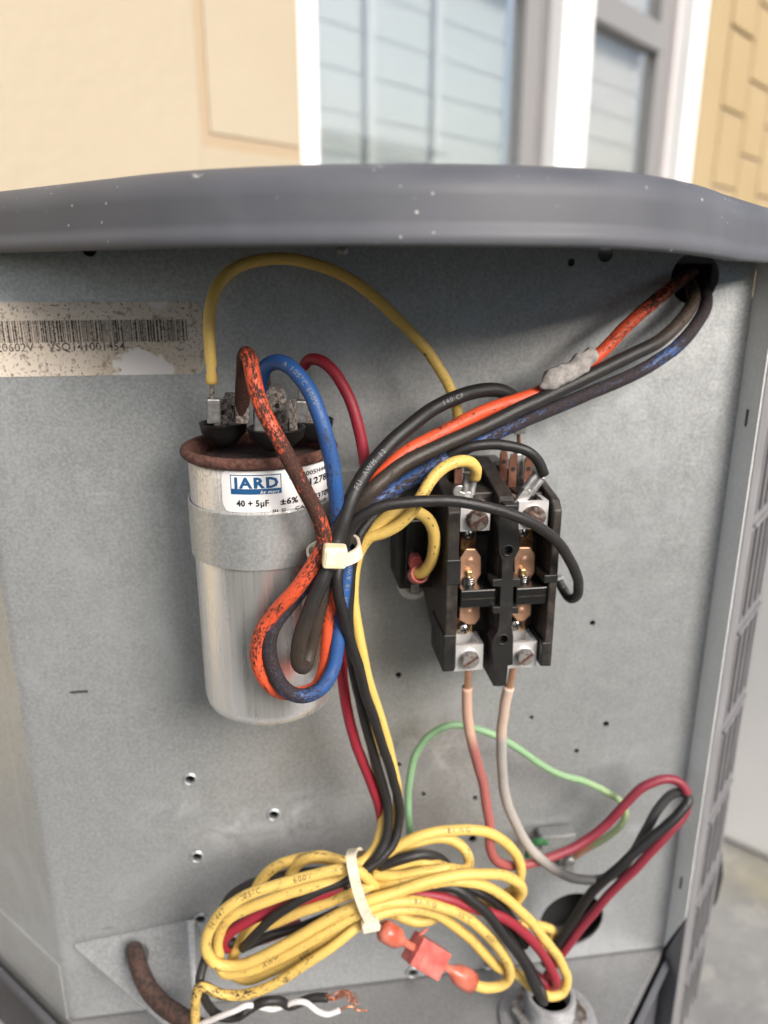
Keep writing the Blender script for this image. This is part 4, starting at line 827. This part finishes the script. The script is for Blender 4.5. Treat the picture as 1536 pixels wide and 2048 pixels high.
# terminal cups, tabs
ZT = CZ1
cups = [((447, 848), 0.0088, -0.0005), ((553, 858), 0.0103, 0.0), ((622, 842), 0.0085, 0.0)]
CUPP = []
for (pxy, rr, dz) in cups:
    p_ = G(pxy[0], pxy[1], ZT + 0.0075); CUPP.append(p_)
    MB().lathe([(rr*0.45, 0.0003), (rr*0.62, 0.0022), (rr*0.90, 0.0046), (rr*0.97, 0.0078), (rr*0.99, 0.0082), (rr*0.92, 0.0083), (rr*0.86, 0.0078), (rr*0.78, 0.0055), (rr*0.4, 0.0048), (rr*0.1, 0.0047)], (p_.x, p_.y, ZT), seg=36).build('terminal_cup', 'black_plastic', cap, smooth=True)
def blade(p, h, wdt, mat, par, ang=0.0, name='terminal_tab', hole=True, th=0.0004, base=0.0):
    ax = Vector((math.cos(ang), math.sin(ang), 0)); ay = Vector((-math.sin(ang), math.cos(ang), 0)); mb = MB(); c0 = Vector(p)
    outl = [(-wdt/2, base), (wdt/2, base), (wdt/2, h*0.82), (wdt*0.3, h), (-wdt*0.3, h), (-wdt/2, h*0.82)]
    hz = h*0.62; n_ = 12; hol = [(0.0008*math.cos(2*math.pi*i/n_), hz + 0.0008*math.sin(2*math.pi*i/n_)) for i in range(n_)]
    for sgn in (-1, 1): mb.v += [c0 + ax*a + UZ*b + ay*(th*sgn) for (a, b) in outl]
    m_ = len(outl); mb.f += [tuple(range(m_)), tuple(range(2*m_-1, m_-1, -1))] + [(i, i+m_, (i+1) % m_+m_, (i+1) % m_) for i in range(m_)]
    o_ = mb.build(name, mat, par)
    if hole:
        MB().lathe([(0.0009, -th*1.3), (0.0009, th*1.3)], c0 + UZ*hz, ay, 12).build('tab_hole', 'dark_core', o_)
    return o_
def sleeve(p, h, wdt, dep, mat, par, ang=0.0, name='connector', base=0.003):
    ax = Vector((math.cos(ang), math.sin(ang), 0)); ay = Vector((-math.sin(ang), math.cos(ang), 0))
    return MB().obox(Vector(p) + UZ*(base + h/2), ax, ay, UZ, wdt/2, dep/2, h/2).build(name, mat, par, bevel=0.0005)
p1, p2, p3 = CUPP
blade(p1 + Vector((0.0002, -0.0035, ZT - p1.z + 0.0045)), 0.0125, 0.0062, 'rusty_metal', cap)
blade(p1 + Vector((0.0030, 0.0022, ZT - p1.z + 0.0045)), 0.0140, 0.0060, 'rusty_metal', cap)
blade(p2 + Vector((0.0058, -0.0030, ZT - p2.z + 0.0045)), 0.0135, 0.0050, 'rusty_metal', cap, 1.15, hole=False)
blade(p2 + Vector((0.0005, 0.0045, ZT - p2.z + 0.0045)), 0.0170, 0.0066, 'rusty_metal', cap)
blade(p2 + Vector((-0.0052, -0.0010, ZT - p2.z + 0.0045)), 0.0120, 0.0055, 'rusty_metal', cap, 0.6)
blade(p3 + Vector((0.0, 0.0, ZT - p3.z + 0.0045)), 0.0120, 0.0062, 'rusty_metal', cap)
def w_sleeve(label, a, b, wpx, mat='dull_tin', dep=0.0032, name='connector'):
    o_ = WIRES[label][0]; A, B = W(*a), W(*b); ax = (B-A).normalized(); sd = Vector((1, 0, 0)); sd = (sd - ax*sd.dot(ax)).normalized(); hw = wpx*0.5*0.29/FPX
    return MB().obox((A+B)/2, sd, ax.cross(sd), ax, hw, dep/2, (B-A).length/2).build(name, mat, o_, bevel=0.0006)
lb_ = 'yellow jumper wire arching from the capacitor up under the cover to the contactor'
w_sleeve(lb_, (422, 729, 0.040), (422, 748, 0.040), 22); w_sleeve(lb_, (423, 752, 0.040), (425, 800, 0.040), 9, 'rusty_metal', 0.0014); w_sleeve(lb_, (427, 796, 0.040), (428, 846, 0.0395), 24, 'dull_tin', 0.0034)
w_sleeve(lb_, (917, 890, 0.0232), (917, 918, 0.0232), 22); w_sleeve(lb_, (917, 916, 0.0232), (917, 965, 0.0232), 20)
lb_ = 'grimy orange wire from the capacitor top looped through the cable tie to the corner hole'
w_sleeve(lb_, (483, 752, 0.0425), (482, 800, 0.040), 14, 'rusty_metal', 0.003); w_sleeve(lb_, (484, 792, 0.0395), (485, 846, 0.039), 25, 'rusty_metal', 0.0034)
lb_ = 'blue wire from the capacitor looped through the cable tie, sooty near the hole'
w_sleeve(lb_, (527, 752, 0.0455), (529, 770, 0.0445), 24, 'rusty_metal'); w_sleeve(lb_, (529, 775, 0.0440), (526, 820, 0.0430), 17, 'rusty_metal', 0.002); w_sleeve(lb_, (524, 815, 0.0430), (523, 862, 0.0425), 26, 'dull_tin', 0.0034)
lb_ = 'red wire rising from the capacitor rear cup and running down behind the harness'
w_sleeve(lb_, (611, 733, 0.024), (606, 800, 0.023), 22); w_sleeve(lb_, (604, 800, 0.023), (603, 845, 0.0225), 26)
lb_ = 'thick black wire from the contactor folded into the loop over the capacitor'
w_sleeve(lb_, (1038, 848, 0.0275), (1038, 866, 0.0270), 25, 'dull_tin', 0.004); w_sleeve(lb_, (1037, 866, 0.0270), (1038, 906, 0.0262), 8, 'brown_spade', 0.0012); w_sleeve(lb_, (1038, 904, 0.0262), (1039, 958, 0.0255), 17, 'dull_tin', 0.0036)
lb_ = 'thin black wire curving across the contactor front down into the coil'
w_sleeve(lb_, (1117, 1152, 0.0295), (1128, 1182, 0.0305), 16, 'corroded_zinc', 0.0036)

# strap round the capacitor
strap = empty('capacitor_strap', (CX, -0.002, 0.50), 'grey galvanised strap band holding the capacitor to the panel', 'strap')
_, sz1 = arc_of(530, 1029); _, sz0 = arc_of(530, 1139); mb = MB(); ro, ri = CR + 0.0011, CR + 0.0003
pth = [(CX - 0.045, -0.0006), (CX - ro - 0.0006, -0.0006)] if False else [(CX - ro, -0.0008)]
outl = []
for i in range(41):
    a = R(-180 + 180*i/40); outl.append((math.cos(a), math.sin(a)))
o_p = [(CX - ro, -0.0006)] + [(CX + ro*c_, -CD + ro*s_) for c_, s_ in outl] + [(CX + ro, -0.0020), (CX + ro + 0.020, -0.0020)]
i_p = [(CX - ri, -0.0006)] + [(CX + ri*c_, -CD + ri*s_) for c_, s_ in outl] + [(CX + ri, -0.0006), (CX + ro + 0.020, -0.0006)]
n = len(o_p)
for z in (sz0, sz1):
    for p_ in o_p: mb.v.append(Vector((p_[0], p_[1], z)))
    for p_ in i_p: mb.v.append(Vector((p_[0], p_[1], z)))
for i in range(n-1):
    mb.f += [(i, i+1, 2*n+i+1, 2*n+i), (n+i, 3*n+i, 3*n+i+1, n+i+1), (2*n+i, 2*n+i+1, 3*n+i+1, 3*n+i), (i, n+i, n+i+1, i+1)]
mb.f += [(0, 2*n, 3*n, n), (n-1, 2*n-1, 4*n-1, 3*n-1)]
mb.build('band', 'galvanised_strap', strap, auto=40)
p_ = Vector((CX + ro + 0.012, -0.0022, (sz0+sz1)/2 + 0.003)); MB().lathe([(0.0040, 0), (0.0040, 0.0012), (0.0030, 0.0030), (0.001, 0.0034)], p_, (0, -1, 0), 6).build('screw_head', 'dull_tin', strap)

# ------------------------------------------------------------------ contactor
ct = empty('contactor', W(1000, 1250, 0.0), 'black two pole contactor with silver lugs and copper contact bars', 'contactor')
def bx(x0, y0, x1, y1, df, db, mb=None):
    my, mxx = (y0+y1)/2, (x0+x1)/2
    a = W(x0, my, df).x; b = W(x1, my, df).x; zt = W(mxx, y0, df).z; zb = W(mxx, y1, df).z
    mb = MB() if mb is None else mb
    return mb.box((a, -df, zb), (b, -db, zt))
def pxpoly(pts, df, db, mb=None):
    mb = MB() if mb is None else mb
    P_ = [W(a, b, df) for a, b in pts]; return mb.prism([(q_.x, q_.z) for q_ in P_], 'y', -df, -db)
DF = 0.052
# base block, core and coil
bx(893, 1000, 1108, 1325, 0.030, 0.004).build('body', 'brown_black_plastic', ct, bevel=0.0008)
bx(798, 1000, 872, 1178, 0.026, 0.003).build('coil_bobbin', 'black_plastic', ct, bevel=0.001)
bx(812, 1040, 850, 1170, 0.030, 0.026).build('coil_face', 'gloss_black', ct, bevel=0.0006)
pl = W(828, 1165, 0.002)
mb = MB().prism([(W(798, 1090, .002).x, W(798, 1150, .002).z)] + [(pl.x + 0.0072*math.cos(R(t)), pl.z - 0.0005 + 0.0072*math.sin(R(t))) for t in range(180, 371, 10)] + [(W(905, 1170, .002).x, W(905, 1180, .002).z), (W(905, 1090, .002).x, W(905, 1090, .002).z)], 'y', -0.0026, -0.0004)
mb.build('mounting_plate', 'galvanised_bright', ct, bevel=0.0004)
MB().lathe([(0.0046, 0.0), (0.0046, 0.0018), (0.0034, 0.0034), (0.0014, 0.004)], (pl.x, -0.0027, pl.z), (0, -1, 0), 24).build('mounting_screw', 'rusty_metal', ct, smooth=True)
# side profile walls: left, centre, right barriers as profiled fins (y,z) extruded in x
def fin(xa, xb, ztop, zbot, dfr, name, mat='brown_black_plastic', back_t=0.012, back_b=0.016, dback=0.003, cham=0.010):
    prof_ = [(-dfr, zbot), (-dfr, ztop - 0.004), (-dfr + 0.003, ztop - 0.0008), (-dfr + 0.006, ztop), (-dback - 0.010, ztop + 0.006), (-dback, ztop + 0.004), (-dback, zbot + back_b), (-dfr + 0.012, zbot + 0.001), (-dfr + 0.004, zbot)]
    return MB().prism(prof_, 'x', xa, xb).build(name, mat, ct, bevel=0.0005)
xL0, xL1 = W(893, 1150, DF).x, W(917, 1150, DF).x
fin(xL0, xL1, W(905, 1004, DF).z, W(900, 1340, DF).z, DF, 'left_barrier')
xR0, xR1 = W(1101, 1120, DF).x, W(1118, 1120, DF).x
fin(xR0, xR1, W(1118, 1000, DF).z, W(1095, 1333, DF).z, DF, 'right_barrier')
xC0, xC1 = W(1000, 1100, DF).x, W(1031, 1100, DF).x
fin(xC0, xC1, W(1022, 996, DF).z, W(1000, 1340, DF).z, DF - 0.002, 'centre_barrier')
# shaped face of the centre barrier
face = [(1010, 1010), (1036, 1010), (1038, 1050), (1040, 1098), (1027, 1122), (1027, 1158), (1041, 1158), (1041, 1174), (1027, 1174), (1026, 1214), (1037, 1214), (1037, 1228), (1025, 1228), (1023, 1250), (1027, 1272), (1026, 1330), (1016, 1332), (1012, 1372), (986, 1372), (985, 1280), (996, 1262), (999, 1228), (986, 1228), (985, 1214), (999, 1214), (1001, 1174), (985, 1174), (985, 1160), (1003, 1158), (1004, 1122), (998, 1108), (996, 1050)]
cf = pxpoly(face, DF + 0.0012, DF - 0.006).build('barrier_face', 'black_plastic', ct)
cut = MB()
for (a, b) in ((1016, 1101), (1006, 1279)):
    p_ = W(a, b, DF + 0.0012); cut.lathe([(0.0016, -0.0048), (0.0016, 0.001)], p_, (0, -1, 0), 24)
cutter = cut.build('cutter', 'black_plastic', origin=(0, 0, 0)); md = cf.modifiers.new('b', 'BOOLEAN'); md.object = cutter; md.operation = 'DIFFERENCE'; md.solver = 'EXACT'
bpy.context.view_layer.update(); me = bpy.data.meshes.new_from_object(cf.evaluated_get(bpy.context.evaluated_depsgraph_get())); cf.modifiers.clear(); cf.data = me; bpy.data.objects.remove(cutter)
md = cf.modifiers.new('bevel', 'BEVEL'); md.width = 0.0003; md.segments = 2; md.limit_method = 'ANGLE'; md.angle_limit = R(50)
foot_p = [(988, 1330), (1014, 1330), (1011, 1374), (986, 1374)]
pxpoly(foot_p, DF + 0.0004, 0.020).build('barrier_foot', 'black_plastic', ct, bevel=0.0008)
for (a, b) in ((1016, 1101), (1006, 1279)):
    p_ = W(a, b, DF + 0.0012); MB().lathe([(0.0023, -0.0001), (0.0022, 0.00025), (0.0018, 0.0003), (0.00165, -0.0001)], p_, (0, -1, 0), 24, caps=False).build('screw_boss', 'black_plastic', cf, smooth=True)
    MB().lathe([(0.0013, 0.0), (0.0013, 0.001), (0.0005, 0.0012)], p_ + Vector((0, 0.0045, 0)), (0, -1, 0), 16).build('sunk_screw', 'dull_tin', cf)
# ledges on the outer barriers
bx(1088, 1150, 1116, 1166, DF + 0.0006, 0.040).build('ledge', 'black_plastic', ct, bevel=0.0004)
bx(1082, 1285, 1101, 1333, DF + 0.0005, 0.028).build('right_foot', 'black_plastic', ct, bevel=0.0006)
bx(893, 1120, 922, 1170, DF + 0.0006, 0.040).build('ledge', 'black_plastic', ct, bevel=0.0004)
bx(886, 1270, 911, 1344, DF + 0.0004, 0.030).build('left_foot', 'black_plastic', ct, bevel=0.0006)
# pole floors behind the contacts
bx(917, 1070, 1000, 1260, 0.036, 0.030).build('pole_floor', 'brown_black_plastic', ct)
bx(1031, 1070, 1101, 1260, 0.036, 0.030).build('pole_floor', 'brown_black_plastic', ct)
# lugs
def lug(x0, y0, x1, y1, df, dep, sx, sy, srx, smat, slot):
    a = W(x0, (y0+y1)/2, df).x; b = W(x1, (y0+y1)/2, df).x; zt = W((x0+x1)/2, y0, df).z; zb = W((x0+x1)/2, y1, df).z
    o_ = empty('terminal_lug', W((x0+x1)/2, y1, df), parent=ct)
    # block with a cable bore (vertical): four walls
    t = 0.0016; mb = MB()
    mb.box((a, -df, zb), (b, -df + t, zt)); mb.box((a, -df + dep - t, zb), (b, -df + dep, zt)); mb.box((a, -df + t, zb), (a + t, -df + dep - t, zt)); mb.box((b - t, -df + t, zb), (b, -df + dep - t, zt))
    bo = mb.build('lug_body', 'lug_aluminium', o_)
    p_ = W(sx, sy, df); rr = srx*0.258/FPX
    MB().lathe([(rr*1.04, 0.0), (rr*1.04, 0.0002), (rr*0.98, 0.0002), (rr*0.98, 0.0009), (rr*0.92, 0.0011), (rr*0.98, 0.0015), (rr*0.92, 0.0018), (rr*0.98, 0.0022), (rr*0.92, 0.0025), (rr*0.96, 0.0029), (rr*0.86, 0.0034), (rr*0.2, 0.0035)], p_ + Vector((0, 0.0001, 0)), (0, -1, 0.05), 32).build('lug_screw', smat, o_, smooth=False)
    d = Vector((math.cos(slot), 0, math.sin(slot)))
    MB().obox(p_ + Vector((0, -0.0035, 0.00015)), d, (0, 1, 0), d.cross(Vector((0, 1, 0))), rr*0.9, 0.0003, 0.00042).build('screw_slot', 'rust', o_)
lug(921, 1015, 980, 1062, 0.0490, 0.011, 953, 1038, 23, 'screw_brown', 0.55)
lug(1037, 1003, 1096, 1058, 0.0490, 0.011, 1066, 1031, 24, 'screw_brown', -0.75)
lug(907, 1290, 966, 1341, 0.0490, 0.011, 938, 1315, 20.5, 'screw_bright', 0.6)
lug(1017, 1284, 1073, 1335, 0.0490, 0.011, 1047, 1310, 20, 'screw_bright', 0.65)
# brass strips from lug to contact
for (x0, y0, x1, y1) in ((922, 1045, 952, 1110), (1040, 1045, 1066, 1105), (912, 1232, 944, 1300), (1022, 1228, 1050, 1296)):
    bx(x0, y0, x1, y1, 0.0385, 0.0370).build('contact_strip', 'old_brass', ct, bevel=0.0002)
# moving copper bars
def bar(pts, df, rv, name='contact_bar'):
    o_ = pxpoly(pts, df, df - 0.0012).build(name, 'copper', ct, bevel=0.0003)
    p_ = W(rv[0], rv[1], df); MB().lathe([(0.0018, 0), (0.0018, 0.0001), (0.00155, 0.00022), (0.0014, 0.00006), (0.0012, 0.0002), (0.0005, 0.00025)], p_, (0, -1, 0), 24).build('rivet', 'copper', o_, smooth=True)
bar([(920, 1118), (932, 1098), (951, 1098), (962, 1114), (962, 1148), (955, 1160), (955, 1182), (922, 1182), (920, 1155)], 0.0430, (941, 1123))
bar([(1028, 1100), (1040, 1095), (1060, 1095), (1070, 1108), (1070, 1145), (1062, 1158), (1062, 1178), (1030, 1178)], 0.0430, (1049, 1121))
bar([(919, 1205), (960, 1205), (960, 1236), (950, 1249), (934, 1249), (919, 1240)], 0.0430, (939, 1226))
bar([(1030, 1202), (1063, 1202), (1062, 1230), (1048, 1243), (1036, 1243), (1023, 1228)], 0.0430, (1043, 1222))
for (a, b) in ((940, 1150), (1048, 1146)):
    p_ = W(a, b, 0.0455); MB().box((p_.x - 0.0010, -0.0450, p_.z - 0.0014), (p_.x + 0.0010, -0.0432, p_.z + 0.0012)).build('guide_pin', 'brass', ct, bevel=0.0004)
    # spring
    q0 = W(a + 1, b + 17, 0.0450); S = [q0 + Vector((0.0015*math.cos(t*0.6), 0.0006 + 0.0015*math.sin(t*0.6)*0.6, -0.0025 + 0.005*t/60)) for t in range(61)]
    mb = MB(); tube_into(mb, S, 0.00028, 6); mb.build('spring', 'screw_steel', ct, smooth=True)
for (x0, y0, x1, y1) in ((921, 1180, 992, 1215), (1032, 1175, 1101, 1209)):
    o_ = bx(x0, y0, x1, y1, DF - 0.0012, 0.032).build('crossbar', 'gloss_black', ct, bevel=0.0005)
    a, b = W(x0+3, (y0+y1)/2, DF - 0.0012), W(x1-3, (y0+y1)/2, DF - 0.0012); MB().box((a.x, -(DF-0.0012) - 0.00012, a.z - 0.00012), (b.x, -(DF-0.0012) + 0.0001, b.z + 0.00012)).build('mould_line', 'brown_black_plastic', o_)
    a = W(x0, y0 + 3, DF); bx(x0 + 6, y0 - 22, x0 + 26, y0 + 1, 0.0445, 0.034).build('spring_seat', 'black_plastic', ct)
for (a, b) in ((927, 1256), (1031, 1248), (937, 1067), (1044, 1064)):
    p_ = W(a, b, 0.0390); MB().lathe([(0.0024, 0), (0.0024, 0.0006), (0.0018, 0.0014), (0.0006, 0.0017)], p_, (0, -1, 0), 20).build('strip_screw', 'screw_steel', ct, smooth=True)
    for an in (0.3, 1.87): MB().obox(p_ + Vector((0, -0.0016, 0)), (math.cos(an), 0, math.sin(an)), (0, 1, 0), (-math.sin(an), 0, math.cos(an)), 0.0016, 0.0003, 0.0003).build('screw_slot', 'dark_core', ct)
# rear spade tabs at the top
for (a, b, h, d, mat) in ((1005, 962, 0.0125, 0.024, 'brown_spade'), (1023, 985, 0.0150, 0.031, 'brown_spade'), (1054, 975, 0.0120, 0.031, 'brown_spade'), (916, 970, 0.0115, 0.026, 'brown_spade'), (900, 962, 0.0105, 0.020, 'brown_spade')):
    blade(W(a, b, d), h, 0.0030, mat, ct, 0.0, 'spade_tab', True, 0.0004)
bx(945, 925, 1010, 1000, 0.018, 0.004).build('rear_block', 'brown_black_plastic', ct, bevel=0.001)
bx(880, 940, 1085, 1010, 0.022, 0.004).build('rear_block', 'black_plastic', ct, bevel=0.001)
bx(902, 985, 1000, 1015, 0.040, 0.020).build('top_shelf', 'brown_black_plastic', ct, bevel=0.0006)
bx(1030, 985, 1100, 1010, 0.040, 0.020).build('top_shelf', 'brown_black_plastic', ct, bevel=0.0006)
# crimped flag terminals into the top lugs, belonging to their wires
def crimp(label, c, ax, wpx, hl):
    o_ = WIRES[label][0]; P_ = W(*c); az = Vector(ax).normalized(); sd = Vector((0, 1, 0)).cross(az).normalized(); fy = az.cross(sd); k = 0.24/FPX
    mb = MB()
    for s in (-1, 1): mb.cyl(P_ + sd*(s*wpx*0.25*k) - az*hl, P_ + sd*(s*wpx*0.25*k) + az*hl, wpx*0.27*k, seg=16)
    mb.build('crimp_barrel', 'dull_tin', o_, auto=40)
    for s in (-1, 1): MB().lathe([(wpx*0.25*k, 0), (wpx*0.31*k, 0.0005), (wpx*0.31*k, 0.0011), (wpx*0.24*k, 0.0012)], P_ + sd*(s*wpx*0.25*k) + az*(hl - 0.0004), az, 16).build('crimp_flare', 'dull_tin', o_, smooth=True)
    MB().obox(P_ - az*(hl + 0.003) + fy*0.0, sd, fy, az, wpx*0.36*k, 0.0012, 0.0042).build('terminal_tongue', 'dull_tin', o_, bevel=0.0004)
crimp('yellow wire curving over the black harness from the left contactor lug', (938, 970, 0.0455), (0.12, 0.10, 1), 32, 0.0034)
crimp('thin black wire from the right contactor lug down the harness', (1066, 968, 0.0455), (0.62, 0.05, 0.8), 34, 0.0034)
o_ = WIRES['yellow wire curving over the black harness from the left contactor lug'][0]
p_ = W(918, 982, 0.047); MB().prism([(p_.x + 0.0024*math.cos(R(t))*1.0, p_.z + 0.0023*math.sin(R(t))) for t in range(60, 311, 25)] + [(p_.x + 0.0022, p_.z - 0.0006), (p_.x + 0.0006, p_.z)], 'y', -0.0478, -0.0466).build('locking_tab', 'dull_tin', o_, bevel=0.0003)
# pink flag terminal on the coil
ft = empty('flag_terminal', W(835, 1150, 0.03), 'pink insulated flag terminal on the coil side of the contactor', 'terminal')
pxpoly([(822, 1116), (828, 1112), (842, 1113), (849, 1130), (848, 1150), (838, 1166), (826, 1152), (820, 1135)], 0.034, 0.027).build('blade_cover', 'pink_vinyl', ft, bevel=0.001, seg=3)
P0, P1 = W(832, 1150, 0.031), W(845, 1146, 0.0405)
ax_ = (P1-P0).normalized(); MB().lathe([(0.0034, -0.001), (0.0036, 0.002), (0.0037, 0.0065), (0.0033, 0.0070), (0.0028, 0.0070), (0.0026, 0.002), (0.001, 0.0015)], P0, ax_, 24).build('wire_sleeve', 'pink_vinyl', ft, smooth=True)
blade(W(830, 1184, 0.028), 0.010, 0.0030, 'dull_tin', ft, 0.0, 'blade', False)

# ------------------------------------------------------------------ cable ties
def tie_ring(root, c, ax, sd, rx, ry, wid, mat, name='strap'):
    ax = Vector(ax).normalized(); sd = Vector(sd); sd = (sd - ax*sd.dot(ax)).normalized(); fy = ax.cross(sd); mb = MB(); n_ = 48
    for i in range(n_):
        t = 2*math.pi*i/n_; cs_, sn = math.cos(t), math.sin(t); f = lambda v: math.copysign(abs(v)**0.75, v)
        for (k, h) in ((0, -1), (0, 1), (1, 1), (1, -1)):
            mb.v.append(c + sd*(f(cs_)*(rx + 0.0010*k)) + fy*(f(sn)*(ry + 0.0010*k)) + ax*(h*wid/2))
    for i in range(n_):
        j = (i+1) % n_
        for k in range(4): a, b = i*4+k, i*4+(k+1) % 4; mb.f.append((a, b, j*4+(k+1) % 4, j*4+k))
    return mb.build(name, mat, root, auto=40)
t1 = empty('cable_tie', W(670, 1110, 0.058), 'cream nylon cable tie with square head cinching the harness beside the capacitor', 'cable tie')
tc = W(669, 1104, 0.0612)
tie_ring(t1, tc, (-0.20, -0.10, 1), (1, 0, 0.28), 0.0082, 0.0072, 0.0043, 'tie_nylon')
hp = W(669, 1112, 0.0738); MB().obox(hp, (1, 0.08, -0.12), (0, 1, 0), (0.12, 0, 1), 0.0038, 0.0030, 0.0036).build('head', 'tie_cream', t1, bevel=0.0011, seg=3)
MB().obox(hp + Vector((-0.0012, -0.0030, 0.0002)), (1, 0.08, -0.12), (0, 1, 0), (0.12, 0, 1), 0.0017, 0.0004, 0.0022).build('head_slot', 'tie_nylon', t1, bevel=0.0002)
t2 = empty('cable_tie', W(730, 1840, 0.045), 'long pale cable tie wrapped round the coiled yellow wires', 'cable tie')
tp = [(752, 1852, 50), (744, 1846, 56.5), (734, 1830, 59), (722, 1800, 60.5), (713, 1770, 60), (707, 1742, 59), (703, 1716, 55), (706, 1704, 49), (714, 1702, 42), (725, 1712, 36), (738, 1760, 33), (752, 1810, 34), (758, 1845, 40), (754, 1854, 48)]
S = catmull([W(a, b, d*0.001) for a, b, d in tp], 0.001); mb = MB(); cen = W(728, 1780, 0.046)
for i, p in enumerate(S):
    tg = (S[min(i+1, len(S)-1)] - S[max(0, i-1)]).normalized(); nn = (p - cen); nn = (nn - tg*nn.dot(tg)).normalized()
    sd = tg.cross(nn)
    for (k, h) in ((0, -1), (0, 1), (0.0011, 1), (0.0011, -1)): mb.v.append(p + nn*k + sd*(h*0.0020))
for i in range(len(S)-1):
    for k in range(4): a, b = i*4+k, i*4+(k+1) % 4; mb.f.append((a, b, b+4, a+4))
mb.f += [(0, 1, 2, 3), tuple(4*(len(S)-1)+k for k in (3, 2, 1, 0))]
mb.build('strap', 'tie_nylon', t2, auto=40)
hp = W(741, 1850, 0.0585); MB().obox(hp, (1, 0, 0.12), (0, 1, 0), (-0.12, 0, 1), 0.0036, 0.0022, 0.0020).build('head', 'tie_nylon', t2, bevel=0.0007)

# ------------------------------------------------------------------ orange crimp splice
sp = empty('wire_splice', W(850, 1940, 0.045), 'orange insulated disconnect splice hanging below the coil', 'connector')
q0, q1 = W(762, 1857, 0.050), W(942, 1964, 0.046); ax = (q1-q0).normalized(); Lg = (q1-q0).length; sd = (CAM - q0).normalized() + Vector((-0.28, 0, 0.10)); sd = (sd - ax*sd.dot(ax)).normalized(); up_ = ax.cross(sd)
def wave(pr): return [(r_*0.001, h*Lg) for (r_, h) in pr]
MB().lathe(wave([(2.6, 0.0), (4.3, 0.03), (4.6, 0.10), (4.2, 0.17), (2.6, 0.21), (1.7, 0.25), (1.6, 0.32), (2.2, 0.36)]), q0, ax, 24).build('left_sleeve', 'orange_vinyl', sp, smooth=True)
MB().lathe(wave([(2.2, 0.63), (1.7, 0.67), (1.8, 0.75), (2.8, 0.79), (4.2, 0.84), (4.8, 0.93), (4.6, 1.0), (3.2, 1.0)]), q0, ax, 24).build('right_sleeve', 'orange_vinyl', sp, smooth=True)
bm_ = MB().obox(q0 + ax*(Lg*0.49), ax, sd, up_, Lg*0.155, 0.0042, 0.0060).build('housing', 'pink_vinyl', sp, bevel=0.0006, seg=3)
MB().obox(q0 + ax*(Lg*0.42) + up_*0.0020 - sd*(-0.0042), ax, sd, up_, Lg*0.02, 0.0006, 0.0032).build('housing_rib', 'pink_vinyl', bm_, bevel=0.0004)
MB().obox(q0 + ax*(Lg*0.355) - up_*0.0072, ax*0.5 - up_, sd, ax, 0.0022, 0.0004, 0.0006).build('moulding_flash', 'pink_vinyl', sp)

# ------------------------------------------------------------------ conduit fitting on the base
fc = G(1096, 2040, ZF)
fit = empty('conduit_fitting', fc, 'grey threaded conduit fitting with wide locknut on the base pan', 'fitting')
MB().lathe([(0.0235, 0.0), (0.0235, 0.0010), (0.0215, 0.0018), (0.0160, 0.0024), (0.0150, 0.0026)], fc + UZ*0.0002, (0, 0, 1), 56).build('sealing_washer', 'fitting_plastic', fit, smooth=False)
nut = MB(); nutp = []
for i in range(48):
    t = 2*math.pi*i/48; rr = 0.0165 + (0.0016 if (i // 3) % 2 else 0.0); nutp.append((fc.x + rr*math.cos(t), fc.y + rr*math.sin(t)))
nut.prism(nutp, 'z', fc.z + 0.0028, fc.z + 0.0068).build('locknut', 'fitting_grime', fit, bevel=0.0005)
thp = [(0.0122, 0.0068)]
zz = 0.0070
while zz < 0.0165: thp += [(0.0113, zz), (0.0122, zz + 0.0008)]; zz += 0.0016
thp += [(0.0112, 0.0172), (0.0098, 0.0172), (0.0096, 0.004), (0.001, 0.0035)]
MB().lathe(thp, fc, (0, 0, 1), 40).build('threaded_throat', 'fitting_plastic', fit, smooth=False)

# ------------------------------------------------------------------ ground lug on the panel
gl_ = empty('ground_lug', W(1110, 1745, 0.0), 'corroded grey ground lug screwed to the panel beside the big hole', 'lug')
bx(1082, 1672, 1152, 1700, 0.0085, 0.0006).build('lug_barrel', 'corroded_zinc', gl_, bevel=0.0012, seg=3)
bx(1119, 1700, 1151, 1748, 0.0030, 0.0006).build('lug_tongue', 'corroded_zinc', gl_, bevel=0.0006)
p_ = W(1137, 1722, 0.003); MB().lathe([(0.0032, 0), (0.0032, 0.0010), (0.0020, 0.0020), (0.0008, 0.0022)], p_, (0, -1, 0), 20).build('screw', 'dull_tin', gl_, smooth=True)
wire([(1055, 1712, 5), (1062, 1690, 8), (1078, 1682, 9), (1098, 1686, 6)], 0.0017, (0.035, 0.17, 0.06), 'short dark green wire stub at the ground lug', dirt=0.2)
print('objects', len(bpy.data.objects))
